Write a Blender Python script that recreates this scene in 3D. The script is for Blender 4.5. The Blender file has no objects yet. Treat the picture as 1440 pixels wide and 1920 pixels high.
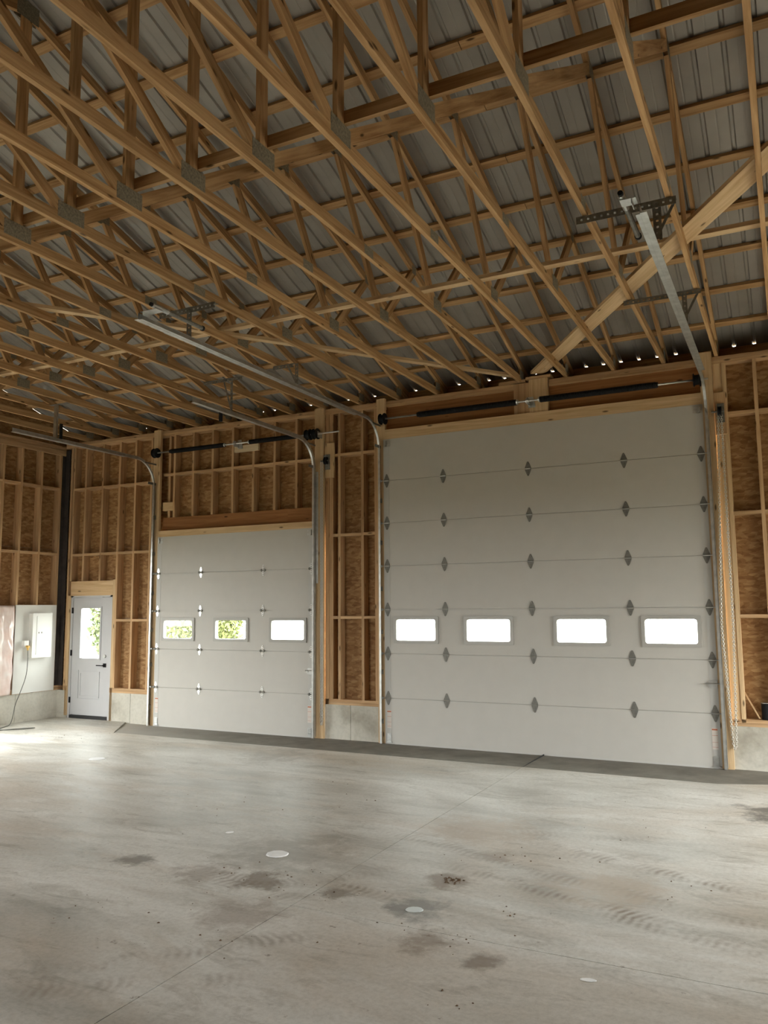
import bpy, bmesh, math, random
from mathutils import Vector, Matrix, noise

rnd = random.Random(7)
scene = bpy.context.scene
COL = scene.collection
R = math.radians

# ------------------------------------------------------------------ camera
cam_d = bpy.data.cameras.new('camera')
cam_d.sensor_fit = 'HORIZONTAL'
cam_d.sensor_width = 36.0
cam_d.lens = 1510.7 * 36.0 / 1440.0
cam_d.clip_start = 0.02
cam_d.clip_end = 300
cam = bpy.data.objects.new('camera', cam_d)
COL.objects.link(cam)
yaw, pitch, roll = -0.4646, 0.1189, -0.0077
f = Vector((math.sin(yaw) * math.cos(pitch), math.cos(yaw) * math.cos(pitch), math.sin(pitch)))
r0 = Vector((math.cos(yaw), -math.sin(yaw), 0))
u0 = r0.cross(f)
r = math.cos(roll) * r0 + math.sin(roll) * u0
u = -math.sin(roll) * r0 + math.cos(roll) * u0
m = Matrix((r, u, -f)).transposed().to_4x4()
m.translation = Vector((5.0858, -10.1841, 1.8279))
cam.matrix_world = m
scene.camera = cam

# ------------------------------------------------------------------ light
SKY = 38.5
scene.view_settings.view_transform = 'Standard'
scene.view_settings.look = 'None'
scene.view_settings.exposure = 0.0
scene.view_settings.gamma = 1.0
scene.view_settings.use_curve_mapping = False
w = bpy.data.worlds.new('overcast_sky')
scene.world = w
w.use_nodes = True
bg = w.node_tree.nodes['Background']
bg.inputs['Color'].default_value = (0.98, 1.0, 0.975, 1)
_n = w.node_tree.nodes
_tc = _n.new('ShaderNodeTexCoord')
_sx = _n.new('ShaderNodeSeparateXYZ')
_ma = _n.new('ShaderNodeMath')          # overcast sky: the zenith three times as bright as the horizon
_ma.operation = 'MULTIPLY_ADD'
_ma.use_clamp = False
_ma.inputs[1].default_value = SKY * 0.667
_ma.inputs[2].default_value = SKY * 0.333
_mx = _n.new('ShaderNodeMath')
_mx.operation = 'MAXIMUM'
_mx.inputs[1].default_value = 0.0
w.node_tree.links.new(_tc.outputs['Generated'], _sx.inputs[0])
w.node_tree.links.new(_sx.outputs[2], _mx.inputs[0])
w.node_tree.links.new(_mx.outputs[0], _ma.inputs[0])
w.node_tree.links.new(_ma.outputs[0], bg.inputs['Strength'])
cy = scene.cycles
cy.use_denoising = True
cy.max_bounces = 10
cy.diffuse_bounces = 7
cy.glossy_bounces = 3
cy.transparent_max_bounces = 12
cy.caustics_reflective = False
cy.caustics_refractive = False
cy.sample_clamp_indirect = 6.0


def portal(loc, size, rot):
    """light portal in an opening: only guides the sky's own light through it"""
    d = bpy.data.lights.new('daylight_portal', 'AREA')
    d.shape = 'RECTANGLE'
    d.size, d.size_y = size
    d.cycles.is_portal = True
    o = bpy.data.objects.new('daylight_portal', d)
    o.location = loc
    o.rotation_euler = rot
    COL.objects.link(o)


OPEN_L, OPEN_R, OPEN_B, OPEN_H = (-4.2, -2.4), (-4.4, -0.8), (-4.6, -1.0), 2.9     # open doorways in the gable and back walls, out of view
portal((-6.62, sum(OPEN_L) / 2, OPEN_H / 2), (OPEN_H, OPEN_L[1] - OPEN_L[0]), (0, R(-90), 0))
portal((sum(OPEN_B) / 2, -12.03, OPEN_H / 2), (OPEN_B[1] - OPEN_B[0], OPEN_H), (R(90), 0, 0))
portal((8.78, sum(OPEN_R) / 2, OPEN_H / 2), (OPEN_H, OPEN_R[1] - OPEN_R[0]), (0, R(90), 0))
WIN_S = [(-4.016, -3.435), (-2.969, -2.389), (-1.918, -1.342)]
WIN_B = [(0.167, 0.753), (1.208, 1.805), (2.421, 3.031), (3.493, 4.084)]
for a, b in WIN_S + WIN_B:
    portal(((a + b) / 2, 0.1, 1.53), (b - a, 0.3), (R(-90), 0, 0))
portal((-5.73, 0.16, 1.435), (0.52, 0.92), (R(-90), 0, 0))


# ------------------------------------------------------------------ materials
def mat(name):
    m = bpy.data.materials.new(name)
    m.use_nodes = True
    nt = m.node_tree
    return m, nt, nt.nodes['Principled BSDF']


def nd(nt, kind, **kw):
    n = nt.nodes.new(kind)
    for k, v in kw.items():
        if k == 'inp':
            for kk, vv in v.items():
                n.inputs[kk].default_value = vv
        else:
            setattr(n, k, v)
    return n


def math_n(nt, op, a, b=None, c=None, clamp=False):
    n = nt.nodes.new('ShaderNodeMath')
    n.operation = op
    n.use_clamp = clamp
    for i, v in enumerate((a, b, c)):
        if v is None:
            continue
        if isinstance(v, (int, float)):
            n.inputs[i].default_value = v
        else:
            nt.links.new(v, n.inputs[i])
    return n.outputs[0]


def ramp(nt, fac, stops):
    n = nt.nodes.new('ShaderNodeValToRGB')
    el = n.color_ramp.elements
    while len(el) < len(stops):
        el.new(0.5)
    for e, (p, c) in zip(el, stops):
        e.position = p
        e.color = (*c, 1) if len(c) == 3 else c
    nt.links.new(fac, n.inputs[0])
    return n.outputs[0]


def mix(nt, fac, a, b, mode='MIX'):
    n = nt.nodes.new('ShaderNodeMix')
    n.data_type = 'RGBA'
    n.blend_type = mode
    for sock, v in ((n.inputs[0], fac), (n.inputs[6], a), (n.inputs[7], b)):
        if isinstance(v, (int, float)):
            sock.default_value = v
        elif isinstance(v, tuple):
            sock.default_value = (*v, 1)
        else:
            nt.links.new(v, sock)
    return n.outputs[2]


def simple(name, color, rough=0.5, metal=0.0, var=0.0, scale=8.0):
    m, nt, b = mat(name)
    b.inputs['Roughness'].default_value = rough
    b.inputs['Metallic'].default_value = metal
    if var:
        tc = nd(nt, 'ShaderNodeTexCoord')
        n = nd(nt, 'ShaderNodeTexNoise', inp={'Scale': scale, 'Detail': 4.0})
        nt.links.new(tc.outputs['Object'], n.inputs['Vector'])
        c = ramp(nt, n.outputs[0], [(0.3, tuple(x * (1 - var) for x in color)), (0.7, tuple(min(1, x * (1 + var)) for x in color))])
        nt.links.new(c, b.inputs['Base Color'])
    else:
        b.inputs['Base Color'].default_value = (*color, 1)
    return m


def wood(name, dark, light, spread=0.25):
    """sawn lumber: grain runs along each board's own X axis, each board its own tone"""
    m, nt, b = mat(name)
    tc = nd(nt, 'ShaderNodeTexCoord')
    oi = nd(nt, 'ShaderNodeObjectInfo')
    off = nd(nt, 'ShaderNodeVectorMath', operation='SCALE')
    off.inputs[0].default_value = (37.0, 11.0, 23.0)
    nt.links.new(oi.outputs['Random'], off.inputs['Scale'])
    add = nd(nt, 'ShaderNodeVectorMath', operation='ADD')
    nt.links.new(tc.outputs['Object'], add.inputs[0])
    nt.links.new(off.outputs[0], add.inputs[1])
    mp = nd(nt, 'ShaderNodeMapping', inp={'Scale': (1.3, 26.0, 26.0)})
    nt.links.new(add.outputs[0], mp.inputs[0])
    n = nd(nt, 'ShaderNodeTexNoise', inp={'Scale': 1.0, 'Detail': 5.0, 'Roughness': 0.6, 'Distortion': 0.4})
    nt.links.new(mp.outputs[0], n.inputs['Vector'])
    c = ramp(nt, n.outputs[0], [(0.3, dark), (0.62, light)])
    tone = math_n(nt, 'MULTIPLY_ADD', oi.outputs['Random'], spread, 1.0 - spread / 2)
    hv = nd(nt, 'ShaderNodeHueSaturation')
    nt.links.new(tone, hv.inputs['Value'])
    nt.links.new(c, hv.inputs['Color'])
    mk = nd(nt, 'ShaderNodeMapping', inp={'Scale': (2.6, 9.0, 9.0)})
    nt.links.new(add.outputs[0], mk.inputs[0])
    v = nd(nt, 'ShaderNodeTexVoronoi', inp={'Scale': 1.0})
    nt.links.new(mk.outputs[0], v.inputs['Vector'])
    k = ramp(nt, v.outputs['Distance'], [(0.06, (1, 1, 1)), (0.13, (0, 0, 0))])
    c2 = mix(nt, k, hv.outputs[0], tuple(x * 0.35 for x in dark))
    nt.links.new(c2, b.inputs['Base Color'])
    b.inputs['Roughness'].default_value = 0.75
    b.inputs['Specular IOR Level'].default_value = 0.25
    return m


def osb(name, gain=1.0):
    m, nt, b = mat(name)
    tc = nd(nt, 'ShaderNodeTexCoord')
    cols = []
    for ang, sc in ((0.5, 1.0), (-0.7, 1.25)):
        mp = nd(nt, 'ShaderNodeMapping', inp={'Rotation': (ang, ang, ang), 'Scale': (11 * sc, 11 * sc, 27 * sc)})
        nt.links.new(tc.outputs['Object'], mp.inputs[0])
        v = nd(nt, 'ShaderNodeTexVoronoi', inp={'Scale': 1.0, 'Randomness': 1.0})
        nt.links.new(mp.outputs[0], v.inputs['Vector'])
        sx = nd(nt, 'ShaderNodeSeparateColor')
        nt.links.new(v.outputs['Color'], sx.inputs[0])
        cols.append(sx.outputs[0])
    a = math_n(nt, 'ADD', cols[0], cols[1])
    a = math_n(nt, 'MULTIPLY', a, 0.5)
    c = ramp(nt, a, [(0.1, (0.24 * gain, 0.118 * gain, 0.042 * gain)), (0.5, (0.34 * gain, 0.185 * gain, 0.075 * gain)), (0.9, (0.47 * gain, 0.29 * gain, 0.13 * gain))])
    nt.links.new(c, b.inputs['Base Color'])
    b.inputs['Roughness'].default_value = 0.7
    b.inputs['Specular IOR Level'].default_value = 0.3
    return m


def concrete_wall():
    m, nt, b = mat('foundation_concrete')
    g = nd(nt, 'ShaderNodeNewGeometry')
    n = nd(nt, 'ShaderNodeTexNoise', inp={'Scale': 1.6, 'Detail': 6.0, 'Roughness': 0.6})
    nt.links.new(g.outputs['Position'], n.inputs['Vector'])
    n2 = nd(nt, 'ShaderNodeTexNoise', inp={'Scale': 22.0, 'Detail': 4.0})
    nt.links.new(g.outputs['Position'], n2.inputs['Vector'])
    c = ramp(nt, n.outputs[0], [(0.33, (0.34, 0.315, 0.255)), (0.5, (0.52, 0.50, 0.43)), (0.7, (0.60, 0.58, 0.51))])
    c2 = ramp(nt, n2.outputs[0], [(0.3, (0.9, 0.9, 0.9)), (0.55, (1, 1, 1))])
    nt.links.new(mix(nt, 1.0, c, c2, 'MULTIPLY'), b.inputs['Base Color'])
    b.inputs['Roughness'].default_value = 0.85
    return m


def floor_concrete():
    m, nt, b = mat('floor_concrete')
    g = nd(nt, 'ShaderNodeNewGeometry')
    P = g.outputs['Position']
    sp = nd(nt, 'ShaderNodeSeparateXYZ')
    nt.links.new(P, sp.inputs[0])
    X, Y = sp.outputs[0], sp.outputs[1]

    def noise_n(scale, detail=5.0, rough=0.6, vec=P, dist=0.0):
        n = nd(nt, 'ShaderNodeTexNoise', inp={'Scale': scale, 'Detail': detail, 'Roughness': rough, 'Distortion': dist})
        nt.links.new(vec, n.inputs['Vector'])
        return n.outputs[0]
    rot = nd(nt, 'ShaderNodeMapping', inp={'Rotation': (0, 0, 0.33), 'Scale': (0.45, 1.3, 1)})
    nt.links.new(P, rot.inputs[0])
    big = noise_n(0.9, 6.0, 0.62, rot.outputs[0], 0.6)
    c = ramp(nt, big, [(0.34, (0.36, 0.345, 0.295)), (0.5, (0.57, 0.555, 0.50)), (0.64, (0.71, 0.70, 0.65))])
    # warm dusty film in places
    warm = ramp(nt, noise_n(0.55, 5.0, 0.6, rot.outputs[0], 1.2), [(0.48, (0, 0, 0)), (0.66, (1, 1, 1))])
    c = mix(nt, math_n(nt, 'MULTIPLY', warm, 0.7), c, (0.47, 0.40, 0.31))
    mid = ramp(nt, noise_n(4.2, 8.0, 0.72, rot.outputs[0], 0.8), [(0.30, (0.66, 0.64, 0.60)), (0.47, (1, 1, 1)), (0.62, (1, 1, 1)), (0.74, (1.0, 1.0, 1.0))])
    c = mix(nt, 1.0, c, mid, 'MULTIPLY')
    pale = ramp(nt, noise_n(2.3, 7.0, 0.7, P, 0.6), [(0.60, (0, 0, 0)), (0.72, (1, 1, 1))])
    c = mix(nt, math_n(nt, 'MULTIPLY', pale, 0.45), c, (0.74, 0.73, 0.68))
    fine = ramp(nt, noise_n(30.0, 5.0, 0.75), [(0.3, (0.80, 0.79, 0.77)), (0.58, (1, 1, 1))])
    c = mix(nt, 1.0, c, fine, 'MULTIPLY')
    # clods and specks
    spk = ramp(nt, noise_n(9.0, 6.0, 0.75), [(0.63, (0, 0, 0)), (0.69, (1, 1, 1))])
    c = mix(nt, math_n(nt, 'MULTIPLY', spk, 0.7), c, (0.13, 0.085, 0.05))
    # tyre prints: bands with a tread rhythm, in dried mud
    wob = noise_n(1.1, 3.0)
    wob2 = noise_n(5.0, 3.0)
    tracks = [((4.34, -5.10), (-1.82, 0.62), 0.13, 1.0, 1.9), ((4.4, -4.18), (-1.23, 0.41), 0.12, 0.85, 1.6), ((3.3, -4.42), (-1.5, 0.55), 0.12, 0.5, 1.6),
              ((2.0, -5.36), (0.6, 0.62), 0.11, 0.55, 0.8), ((2.1, -6.55), (0.5, 0.55), 0.12, 0.55, 0.8), ((3.3, -3.5), (1.0, 0.25), 0.12, 0.3, 1.2),
              ((2.6, -5.35), (0.55, -0.05), 0.1, 0.6, 0.6), ((-0.8, -1.35), (-0.14, -2.07), 0.1, 0.3, 1.1), ((4.5, -4.75), (-1.7, 0.5), 0.1, 0.55, 1.3), ((1.75, -5.55), (1.0, -0.15), 0.16, 0.6, 0.55), ((2.1, -7.0), (0.7, 0.4), 0.12, 0.5, 0.7)]
    for (px, py), (dx, dy), hw, amt, half in tracks:
        L = math.hypot(dx, dy)
        dx, dy = dx / L, dy / L
        qx = math_n(nt, 'SUBTRACT', X, px)
        qy = math_n(nt, 'SUBTRACT', Y, py)
        s = math_n(nt, 'ADD', math_n(nt, 'MULTIPLY', qx, dx), math_n(nt, 'MULTIPLY', qy, dy))
        t = math_n(nt, 'ADD', math_n(nt, 'MULTIPLY', qx, -dy), math_n(nt, 'MULTIPLY', qy, dx))
        t = math_n(nt, 'ADD', t, math_n(nt, 'MULTIPLY_ADD', wob, 0.3, -0.15))
        band = math_n(nt, 'SUBTRACT', 1.0, math_n(nt, 'DIVIDE', math_n(nt, 'ABSOLUTE', t), hw), clamp=True)
        band = math_n(nt, 'MULTIPLY', band, 1.7, clamp=True)
        end = math_n(nt, 'SUBTRACT', 1.0, math_n(nt, 'DIVIDE', math_n(nt, 'ABSOLUTE', s), half), clamp=True)
        end = math_n(nt, 'MULTIPLY', end, 2.5, clamp=True)
        tread = math_n(nt, 'SINE', math_n(nt, 'ADD', math_n(nt, 'MULTIPLY', s, 115.0), math_n(nt, 'MULTIPLY_ADD', math_n(nt, 'ABSOLUTE', t), 28.0, math_n(nt, 'MULTIPLY', wob2, 7.0))))
        tread = math_n(nt, 'MULTIPLY_ADD', tread, 0.5, 0.5, clamp=True)
        patch = ramp(nt, noise_n(3.0, 4.0), [(0.4, (0, 0, 0)), (0.6, (1, 1, 1))])
        k = math_n(nt, 'MULTIPLY', math_n(nt, 'MULTIPLY', band, end), math_n(nt, 'MULTIPLY', math_n(nt, 'MULTIPLY_ADD', tread, 0.75, 0.25), patch))
        c = mix(nt, math_n(nt, 'MULTIPLY', k, amt), c, (0.20, 0.15, 0.10))
    # stains with a place of their own
    dn = noise_n(5.0, 7.0, 0.7)
    for (px, py), rad, colr, amt in [((0.66, -5.46), 0.17, (0.15, 0.13, 0.1), 0.8), ((1.53, -4.85), 0.55, (0.25, 0.22, 0.17), 0.6), ((2.92, -5.46), 0.24, (0.15, 0.14, 0.12), 0.75),
                                     ((4.98, -2.05), 0.5, (0.10, 0.095, 0.085), 0.85), ((2.9, -4.9), 0.2, (0.17, 0.11, 0.06), 0.7), ((1.3, -5.5), 0.25, (0.2, 0.14, 0.09), 0.5),
                                     ((2.0, -6.0), 0.3, (0.2, 0.14, 0.09), 0.5), ((-0.8, -1.5), 0.5, (0.25, 0.22, 0.17), 0.5), ((3.2, -5.9), 0.2, (0.17, 0.11, 0.06), 0.6), ((1.75, -5.45), 0.22, (0.16, 0.115, 0.07), 0.8), ((2.35, -5.45), 0.14, (0.14, 0.10, 0.06), 0.7), ((3.55, -6.0), 0.12, (0.15, 0.10, 0.06), 0.7), ((3.0, -4.25), 0.2, (0.22, 0.16, 0.10), 0.6), ((3.9, -4.6), 0.4, (0.38, 0.30, 0.21), 0.7), ((2.7, -3.6), 0.5, (0.40, 0.32, 0.23), 0.6)]:
        qx = math_n(nt, 'SUBTRACT', X, px)
        qy = math_n(nt, 'SUBTRACT', Y, py)
        d = math_n(nt, 'SQRT', math_n(nt, 'ADD', math_n(nt, 'MULTIPLY', qx, qx), math_n(nt, 'MULTIPLY', qy, qy)))
        d = math_n(nt, 'ADD', math_n(nt, 'DIVIDE', d, rad), math_n(nt, 'MULTIPLY_ADD', dn, 3.0, -1.5))
        k = math_n(nt, 'SUBTRACT', 1.0, d, clamp=True)
        c = mix(nt, math_n(nt, 'MULTIPLY', math_n(nt, 'MULTIPLY', k, 1.6, clamp=True), amt), c, colr)
    nt.links.new(c, b.inputs['Base Color'])
    rg = math_n(nt, 'MULTIPLY_ADD', big, 0.35, 0.28)
    nt.links.new(rg, b.inputs['Roughness'])
    b.inputs['Specular IOR Level'].default_value = 0.45
    bp = nd(nt, 'ShaderNodeBump', inp={'Strength': 0.15, 'Distance': 0.004})
    nt.links.new(noise_n(14.0, 5.0), bp.inputs['Height'])
    nt.links.new(bp.outputs[0], b.inputs['Normal'])
    return m


def glass_mat():
    m, nt, b = mat('window_glass')
    nt.nodes.remove(b)
    out = nt.nodes['Material Output']
    t = nd(nt, 'ShaderNodeBsdfTransparent', inp={'Color': (0.93, 0.95, 0.94, 1)})
    g = nd(nt, 'ShaderNodeBsdfGlossy', inp={'Roughness': 0.02})
    lw = nd(nt, 'ShaderNodeLayerWeight', inp={'Blend': 0.5})
    fr = math_n(nt, 'MULTIPLY_ADD', math_n(nt, 'POWER', lw.outputs['Facing'], 5.0), 0.9, 0.04)
    mx = nd(nt, 'ShaderNodeMixShader')
    nt.links.new(fr, mx.inputs[0])
    nt.links.new(t.outputs[0], mx.inputs[1])
    nt.links.new(g.outputs[0], mx.inputs[2])
    nt.links.new(mx.outputs[0], out.inputs[0])
    return m


def film_mat():
    m, nt, b = mat('vapour_barrier_film')
    tc = nd(nt, 'ShaderNodeTexCoord')
    n = nd(nt, 'ShaderNodeTexNoise', inp={'Scale': 5.0, 'Detail': 5.0})
    nt.links.new(tc.outputs['Object'], n.inputs['Vector'])
    c = ramp(nt, n.outputs[0], [(0.35, (0.80, 0.62, 0.56)), (0.55, (0.87, 0.74, 0.69)), (0.7, (0.92, 0.87, 0.83))])
    nt.links.new(c, b.inputs['Base Color'])
    b.inputs['Roughness'].default_value = 0.28
    b.inputs['Coat Weight'].default_value = 0.5
    return m


def leaf_mat(name, a, bcol):
    m, nt, b = mat(name)
    tc = nd(nt, 'ShaderNodeTexCoord')
    n = nd(nt, 'ShaderNodeTexNoise', inp={'Scale': 3.0, 'Detail': 3.0})
    nt.links.new(tc.outputs['Object'], n.inputs['Vector'])
    nt.links.new(ramp(nt, n.outputs[0], [(0.3, a), (0.7, bcol)]), b.inputs['Base Color'])
    b.inputs['Roughness'].default_value = 0.8
    return m


M_LUM = wood('sawn_lumber', (0.29, 0.152, 0.056), (0.54, 0.345, 0.168))
M_STUD = wood('stud_lumber', (0.38, 0.225, 0.11), (0.57, 0.38, 0.21))
M_JAMB = wood('jamb_lumber', (0.50, 0.33, 0.17), (0.66, 0.48, 0.28), 0.12)
M_LVL = wood('laminated_header', (0.22, 0.09, 0.03), (0.34, 0.16, 0.06), 0.15)
M_OSB = osb('oriented_strand_board', 0.88)
M_ROOF = simple('galvanised_roof_sheet', (0.33, 0.31, 0.275), 0.5, 0.35, 0.08, 3.0)
M_GALV = simple('galvanised_steel', (0.55, 0.56, 0.54), 0.36, 0.85, 0.15, 14.0)
M_CHAIN = simple('bright_chain_steel', (0.62, 0.60, 0.54), 0.35, 0.45)
M_GUSSET = simple('truss_plate_steel', (0.27, 0.24, 0.175), 0.6, 0.5, 0.3, 60.0)
M_DARKSTEEL = simple('dull_perforated_steel', (0.20, 0.195, 0.17), 0.55, 0.6, 0.25, 30.0)
M_BLACK = simple('black_coated_steel', (0.006, 0.006, 0.007), 0.65, 0.0, 0.2, 20.0)
M_BLACK.node_tree.nodes['Principled BSDF'].inputs['Specular IOR Level'].default_value = 0.25
M_DOOR = simple('white_door_skin', (0.50, 0.485, 0.445), 0.5, 0.0, 0.02, 6.0)
M_STILE = simple('white_end_stile', (0.50, 0.495, 0.465), 0.45)
M_FRAME = simple('window_frame_plastic', (0.40, 0.39, 0.36), 0.4)
M_ENTRY = simple('painted_entry_door', (0.50, 0.505, 0.515), 0.45, 0, 0.02, 5.0)
M_WHITE = simple('white_painted_board', (0.74, 0.74, 0.70), 0.6, 0, 0.03, 3.0)
M_PANELW = simple('white_enamel', (0.82, 0.82, 0.79), 0.4)
M_RUBBER = simple('black_rubber', (0.02, 0.02, 0.02), 0.7)
M_FOUND = concrete_wall()
M_FLOOR = floor_concrete()
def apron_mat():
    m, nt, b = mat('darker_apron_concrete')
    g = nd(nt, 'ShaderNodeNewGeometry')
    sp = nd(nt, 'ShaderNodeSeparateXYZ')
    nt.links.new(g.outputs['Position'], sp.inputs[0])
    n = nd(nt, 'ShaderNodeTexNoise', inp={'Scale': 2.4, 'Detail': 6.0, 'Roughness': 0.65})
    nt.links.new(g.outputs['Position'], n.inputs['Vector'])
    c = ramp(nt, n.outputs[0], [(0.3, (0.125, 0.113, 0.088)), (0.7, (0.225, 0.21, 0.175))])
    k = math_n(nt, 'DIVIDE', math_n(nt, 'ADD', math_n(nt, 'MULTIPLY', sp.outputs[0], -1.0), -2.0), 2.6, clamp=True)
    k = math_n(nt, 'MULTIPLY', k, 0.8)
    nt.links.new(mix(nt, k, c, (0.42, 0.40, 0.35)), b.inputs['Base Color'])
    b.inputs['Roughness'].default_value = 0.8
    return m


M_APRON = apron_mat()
M_GLASS = glass_mat()
M_FILM = film_mat()
M_GRAVEL = simple('gravel_yard', (0.040, 0.042, 0.026), 0.9, 0, 0.3, 5.0)
M_SHADE = simple('near_black_shade', (0.03, 0.022, 0.018), 0.8, 0, 0.4, 9.0)  # near-black colour standing in for shade in the wall corner and eave
M_LEAF1 = leaf_mat('yellow_green_leaves', (0.11, 0.135, 0.035), (0.19, 0.20, 0.075))
M_LEAF2 = leaf_mat('green_leaves', (0.09, 0.12, 0.045), (0.16, 0.185, 0.085))
M_BARK = simple('bark', (0.09, 0.065, 0.045), 0.9, 0, 0.3, 10)
M_BRASS = simple('yellow_plug_plastic', (0.75, 0.48, 0.12), 0.4)
M_CORD = simple('grey_cord_rubber', (0.10, 0.10, 0.085), 0.6)
M_MUD = simple('dried_mud', (0.13, 0.08, 0.045), 0.95, 0, 0.4, 30)
M_PLASTER = simple('chalky_white', (0.92, 0.93, 0.92), 0.7, 0, 0.04, 20)
M_LABEL = simple('label_paper', (0.66, 0.60, 0.54), 0.6)
M_RED = simple('label_red_print', (0.50, 0.17, 0.09), 0.6)
M_PALEBLOCK = wood('pale_bearing_block', (0.58, 0.45, 0.28), (0.72, 0.60, 0.42), 0.05)
M_SIDING = simple('pale_house_siding', (0.6, 0.58, 0.55), 0.8, 0, 0.05, 3)


# ------------------------------------------------------------------ builders
def obj(name, me, material=None, parent=None, loc=None):
    o = bpy.data.objects.new(name, me)
    if material and not me.materials:
        me.materials.append(material)
    if loc is not None:
        o.location = loc
    if parent is not None:
        o.parent = parent
    COL.objects.link(o)
    return o


def tag(o, label=None, cat=None, group=None, kind=None):
    if label:
        o['label'] = label
    if cat:
        o['category'] = cat
    if group:
        o['group'] = group
    if kind:
        o['kind'] = kind
    return o


def empty(name, loc=(0, 0, 0)):
    o = bpy.data.objects.new(name, None)
    o.location = loc
    o.empty_display_size = 0.1
    COL.objects.link(o)
    return o


def copy_tree(o, parent=None):
    c = o.copy()
    COL.objects.link(c)
    if parent is not None:
        c.parent = parent
    for ch in list(o.children):
        copy_tree(ch, c)
    return c


class MB:
    def __init__(self):
        self.v, self.f = [], []

    def add(self, verts, faces):
        n = len(self.v)
        self.v += [tuple(p) for p in verts]
        self.f += [tuple(i + n for i in q) for q in faces]

    def box(self, x0, x1, y0, y1, z0, z1):
        self.add([(x, y, z) for z in (z0, z1) for y in (y0, y1) for x in (x0, x1)],
                 [(0, 2, 3, 1), (4, 5, 7, 6), (0, 1, 5, 4), (2, 6, 7, 3), (0, 4, 6, 2), (1, 3, 7, 5)])

    def prism(self, poly, h0, h1, axes='xyz'):
        """polygon in the first two axes, extruded along the third"""
        n = len(poly)
        ix = ['xyz'.index(a) for a in axes]
        vs = []
        for h in (h0, h1):
            for a, b in poly:
                p = [0, 0, 0]
                p[ix[0]], p[ix[1]], p[ix[2]] = a, b, h
                vs.append(p)
        fs = [tuple(range(n))[::-1], tuple(range(n, 2 * n))] + [(i, (i + 1) % n, n + (i + 1) % n, n + i) for i in range(n)]
        self.add(vs, fs)

    def tube(self, pts, rad, seg=8, caps=True):
        pts = [Vector(p) for p in pts]
        rads = rad if isinstance(rad, (list, tuple)) else [rad] * len(pts)
        vs, fs = [], []
        prev = None
        for i, p in enumerate(pts):
            t = (pts[min(i + 1, len(pts) - 1)] - pts[max(i - 1, 0)]).normalized()
            if prev is None:
                a = Vector((0, 0, 1)) if abs(t.z) < 0.9 else Vector((1, 0, 0))
                n1 = t.cross(a).normalized()
            else:
                n1 = (prev - t * prev.dot(t)).normalized()
            prev = n1
            n2 = t.cross(n1)
            for k in range(seg):
                an = 2 * math.pi * k / seg
                vs.append(p + (n1 * math.cos(an) + n2 * math.sin(an)) * rads[i])
        for i in range(len(pts) - 1):
            for k in range(seg):
                k2 = (k + 1) % seg
                fs.append((i * seg + k, i * seg + k2, (i + 1) * seg + k2, (i + 1) * seg + k))
        if caps:
            fs.append(tuple(range(seg))[::-1])
            fs.append(tuple(range((len(pts) - 1) * seg, len(pts) * seg)))
        self.add(vs, fs)

    def sweep_yz(self, x, path, prof):
        """profile (dx across, dn normal) swept along a path of (y, z) points at one x"""
        n = len(prof)
        vs, fs = [], []
        P = [Vector((0, a, b)) for a, b in path]
        for i, p in enumerate(P):
            t = (P[min(i + 1, len(P) - 1)] - P[max(i - 1, 0)]).normalized()
            nn = Vector((0, -t.z, t.y))
            for a, b in prof:
                vs.append(Vector((x + a, 0, 0)) + p + nn * b)
        for i in range(len(P) - 1):
            for k in range(n):
                k2 = (k + 1) % n
                fs.append((i * n + k, i * n + k2, (i + 1) * n + k2, (i + 1) * n + k))
        fs.append(tuple(range(n))[::-1])
        fs.append(tuple(range((len(P) - 1) * n, len(P) * n)))
        self.add(vs, fs)

    def mesh(self, name, smooth=False):
        me = bpy.data.meshes.new(name)
        me.from_pydata(self.v, [], self.f)
        bm = bmesh.new()
        bm.from_mesh(me)
        bmesh.ops.recalc_face_normals(bm, faces=bm.faces)
        bm.to_mesh(me)
        bm.free()
        if smooth:
            for p in me.polygons:
                p.use_smooth = True
        me.update()
        return me

    def build(self, name, material, parent=None, loc=None, smooth=False):
        return obj(name, self.mesh(name, smooth), material, parent, loc)


def boxes(name, material, parent, *bs, loc=None):
    m = MB()
    for b in bs:
        m.box(*b)
    return m.build(name, material, parent, loc)


_bcache = {}


def board(name, p0, p1, wdir, width, thick, material, parent=None):
    """one piece of lumber from p0 to p1 (centre line), its width along wdir; local X is the grain"""
    p0, p1 = Vector(p0), Vector(p1)
    L = (p1 - p0).length
    key = (round(L, 4), round(width, 4), round(thick, 4), material.name)
    if key not in _bcache:
        m = MB()
        m.box(-L / 2, L / 2, -width / 2, width / 2, -thick / 2, thick / 2)
        me = m.mesh(name)
        me.materials.append(material)
        _bcache[key] = me
    o = bpy.data.objects.new(name, _bcache[key])
    x = (p1 - p0).normalized()
    y = Vector(wdir)
    y = (y - x * y.dot(x)).normalized()
    z = x.cross(y)
    mm = Matrix((x, y, z)).transposed().to_4x4()
    mm.translation = (p0 + p1) / 2
    if parent is not None:
        o.parent = parent
        mm = Matrix.Translation(-parent.location) @ mm
    o.matrix_local = mm
    COL.objects.link(o)
    return o


def bbox_board(name, x0, x1, y0, y1, z0, z1, material, parent=None):
    """lumber given by its bounds; grain along the longest side"""
    d = [x1 - x0, y1 - y0, z1 - z0]
    k = d.index(max(d))
    c = [(x0 + x1) / 2, (y0 + y1) / 2, (z0 + z1) / 2]
    a, b = list(c), list(c)
    a[k], b[k] = (x0, y0, z0)[k], (x1, y1, z1)[k]
    o = [i for i in range(3) if i != k]
    wi = o[0] if d[o[0]] >= d[o[1]] else o[1]
    ti = o[1] if wi == o[0] else o[0]
    wd = [0, 0, 0]
    wd[wi] = 1
    return board(name, a, b, wd, d[wi], d[ti], material, parent)


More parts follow.
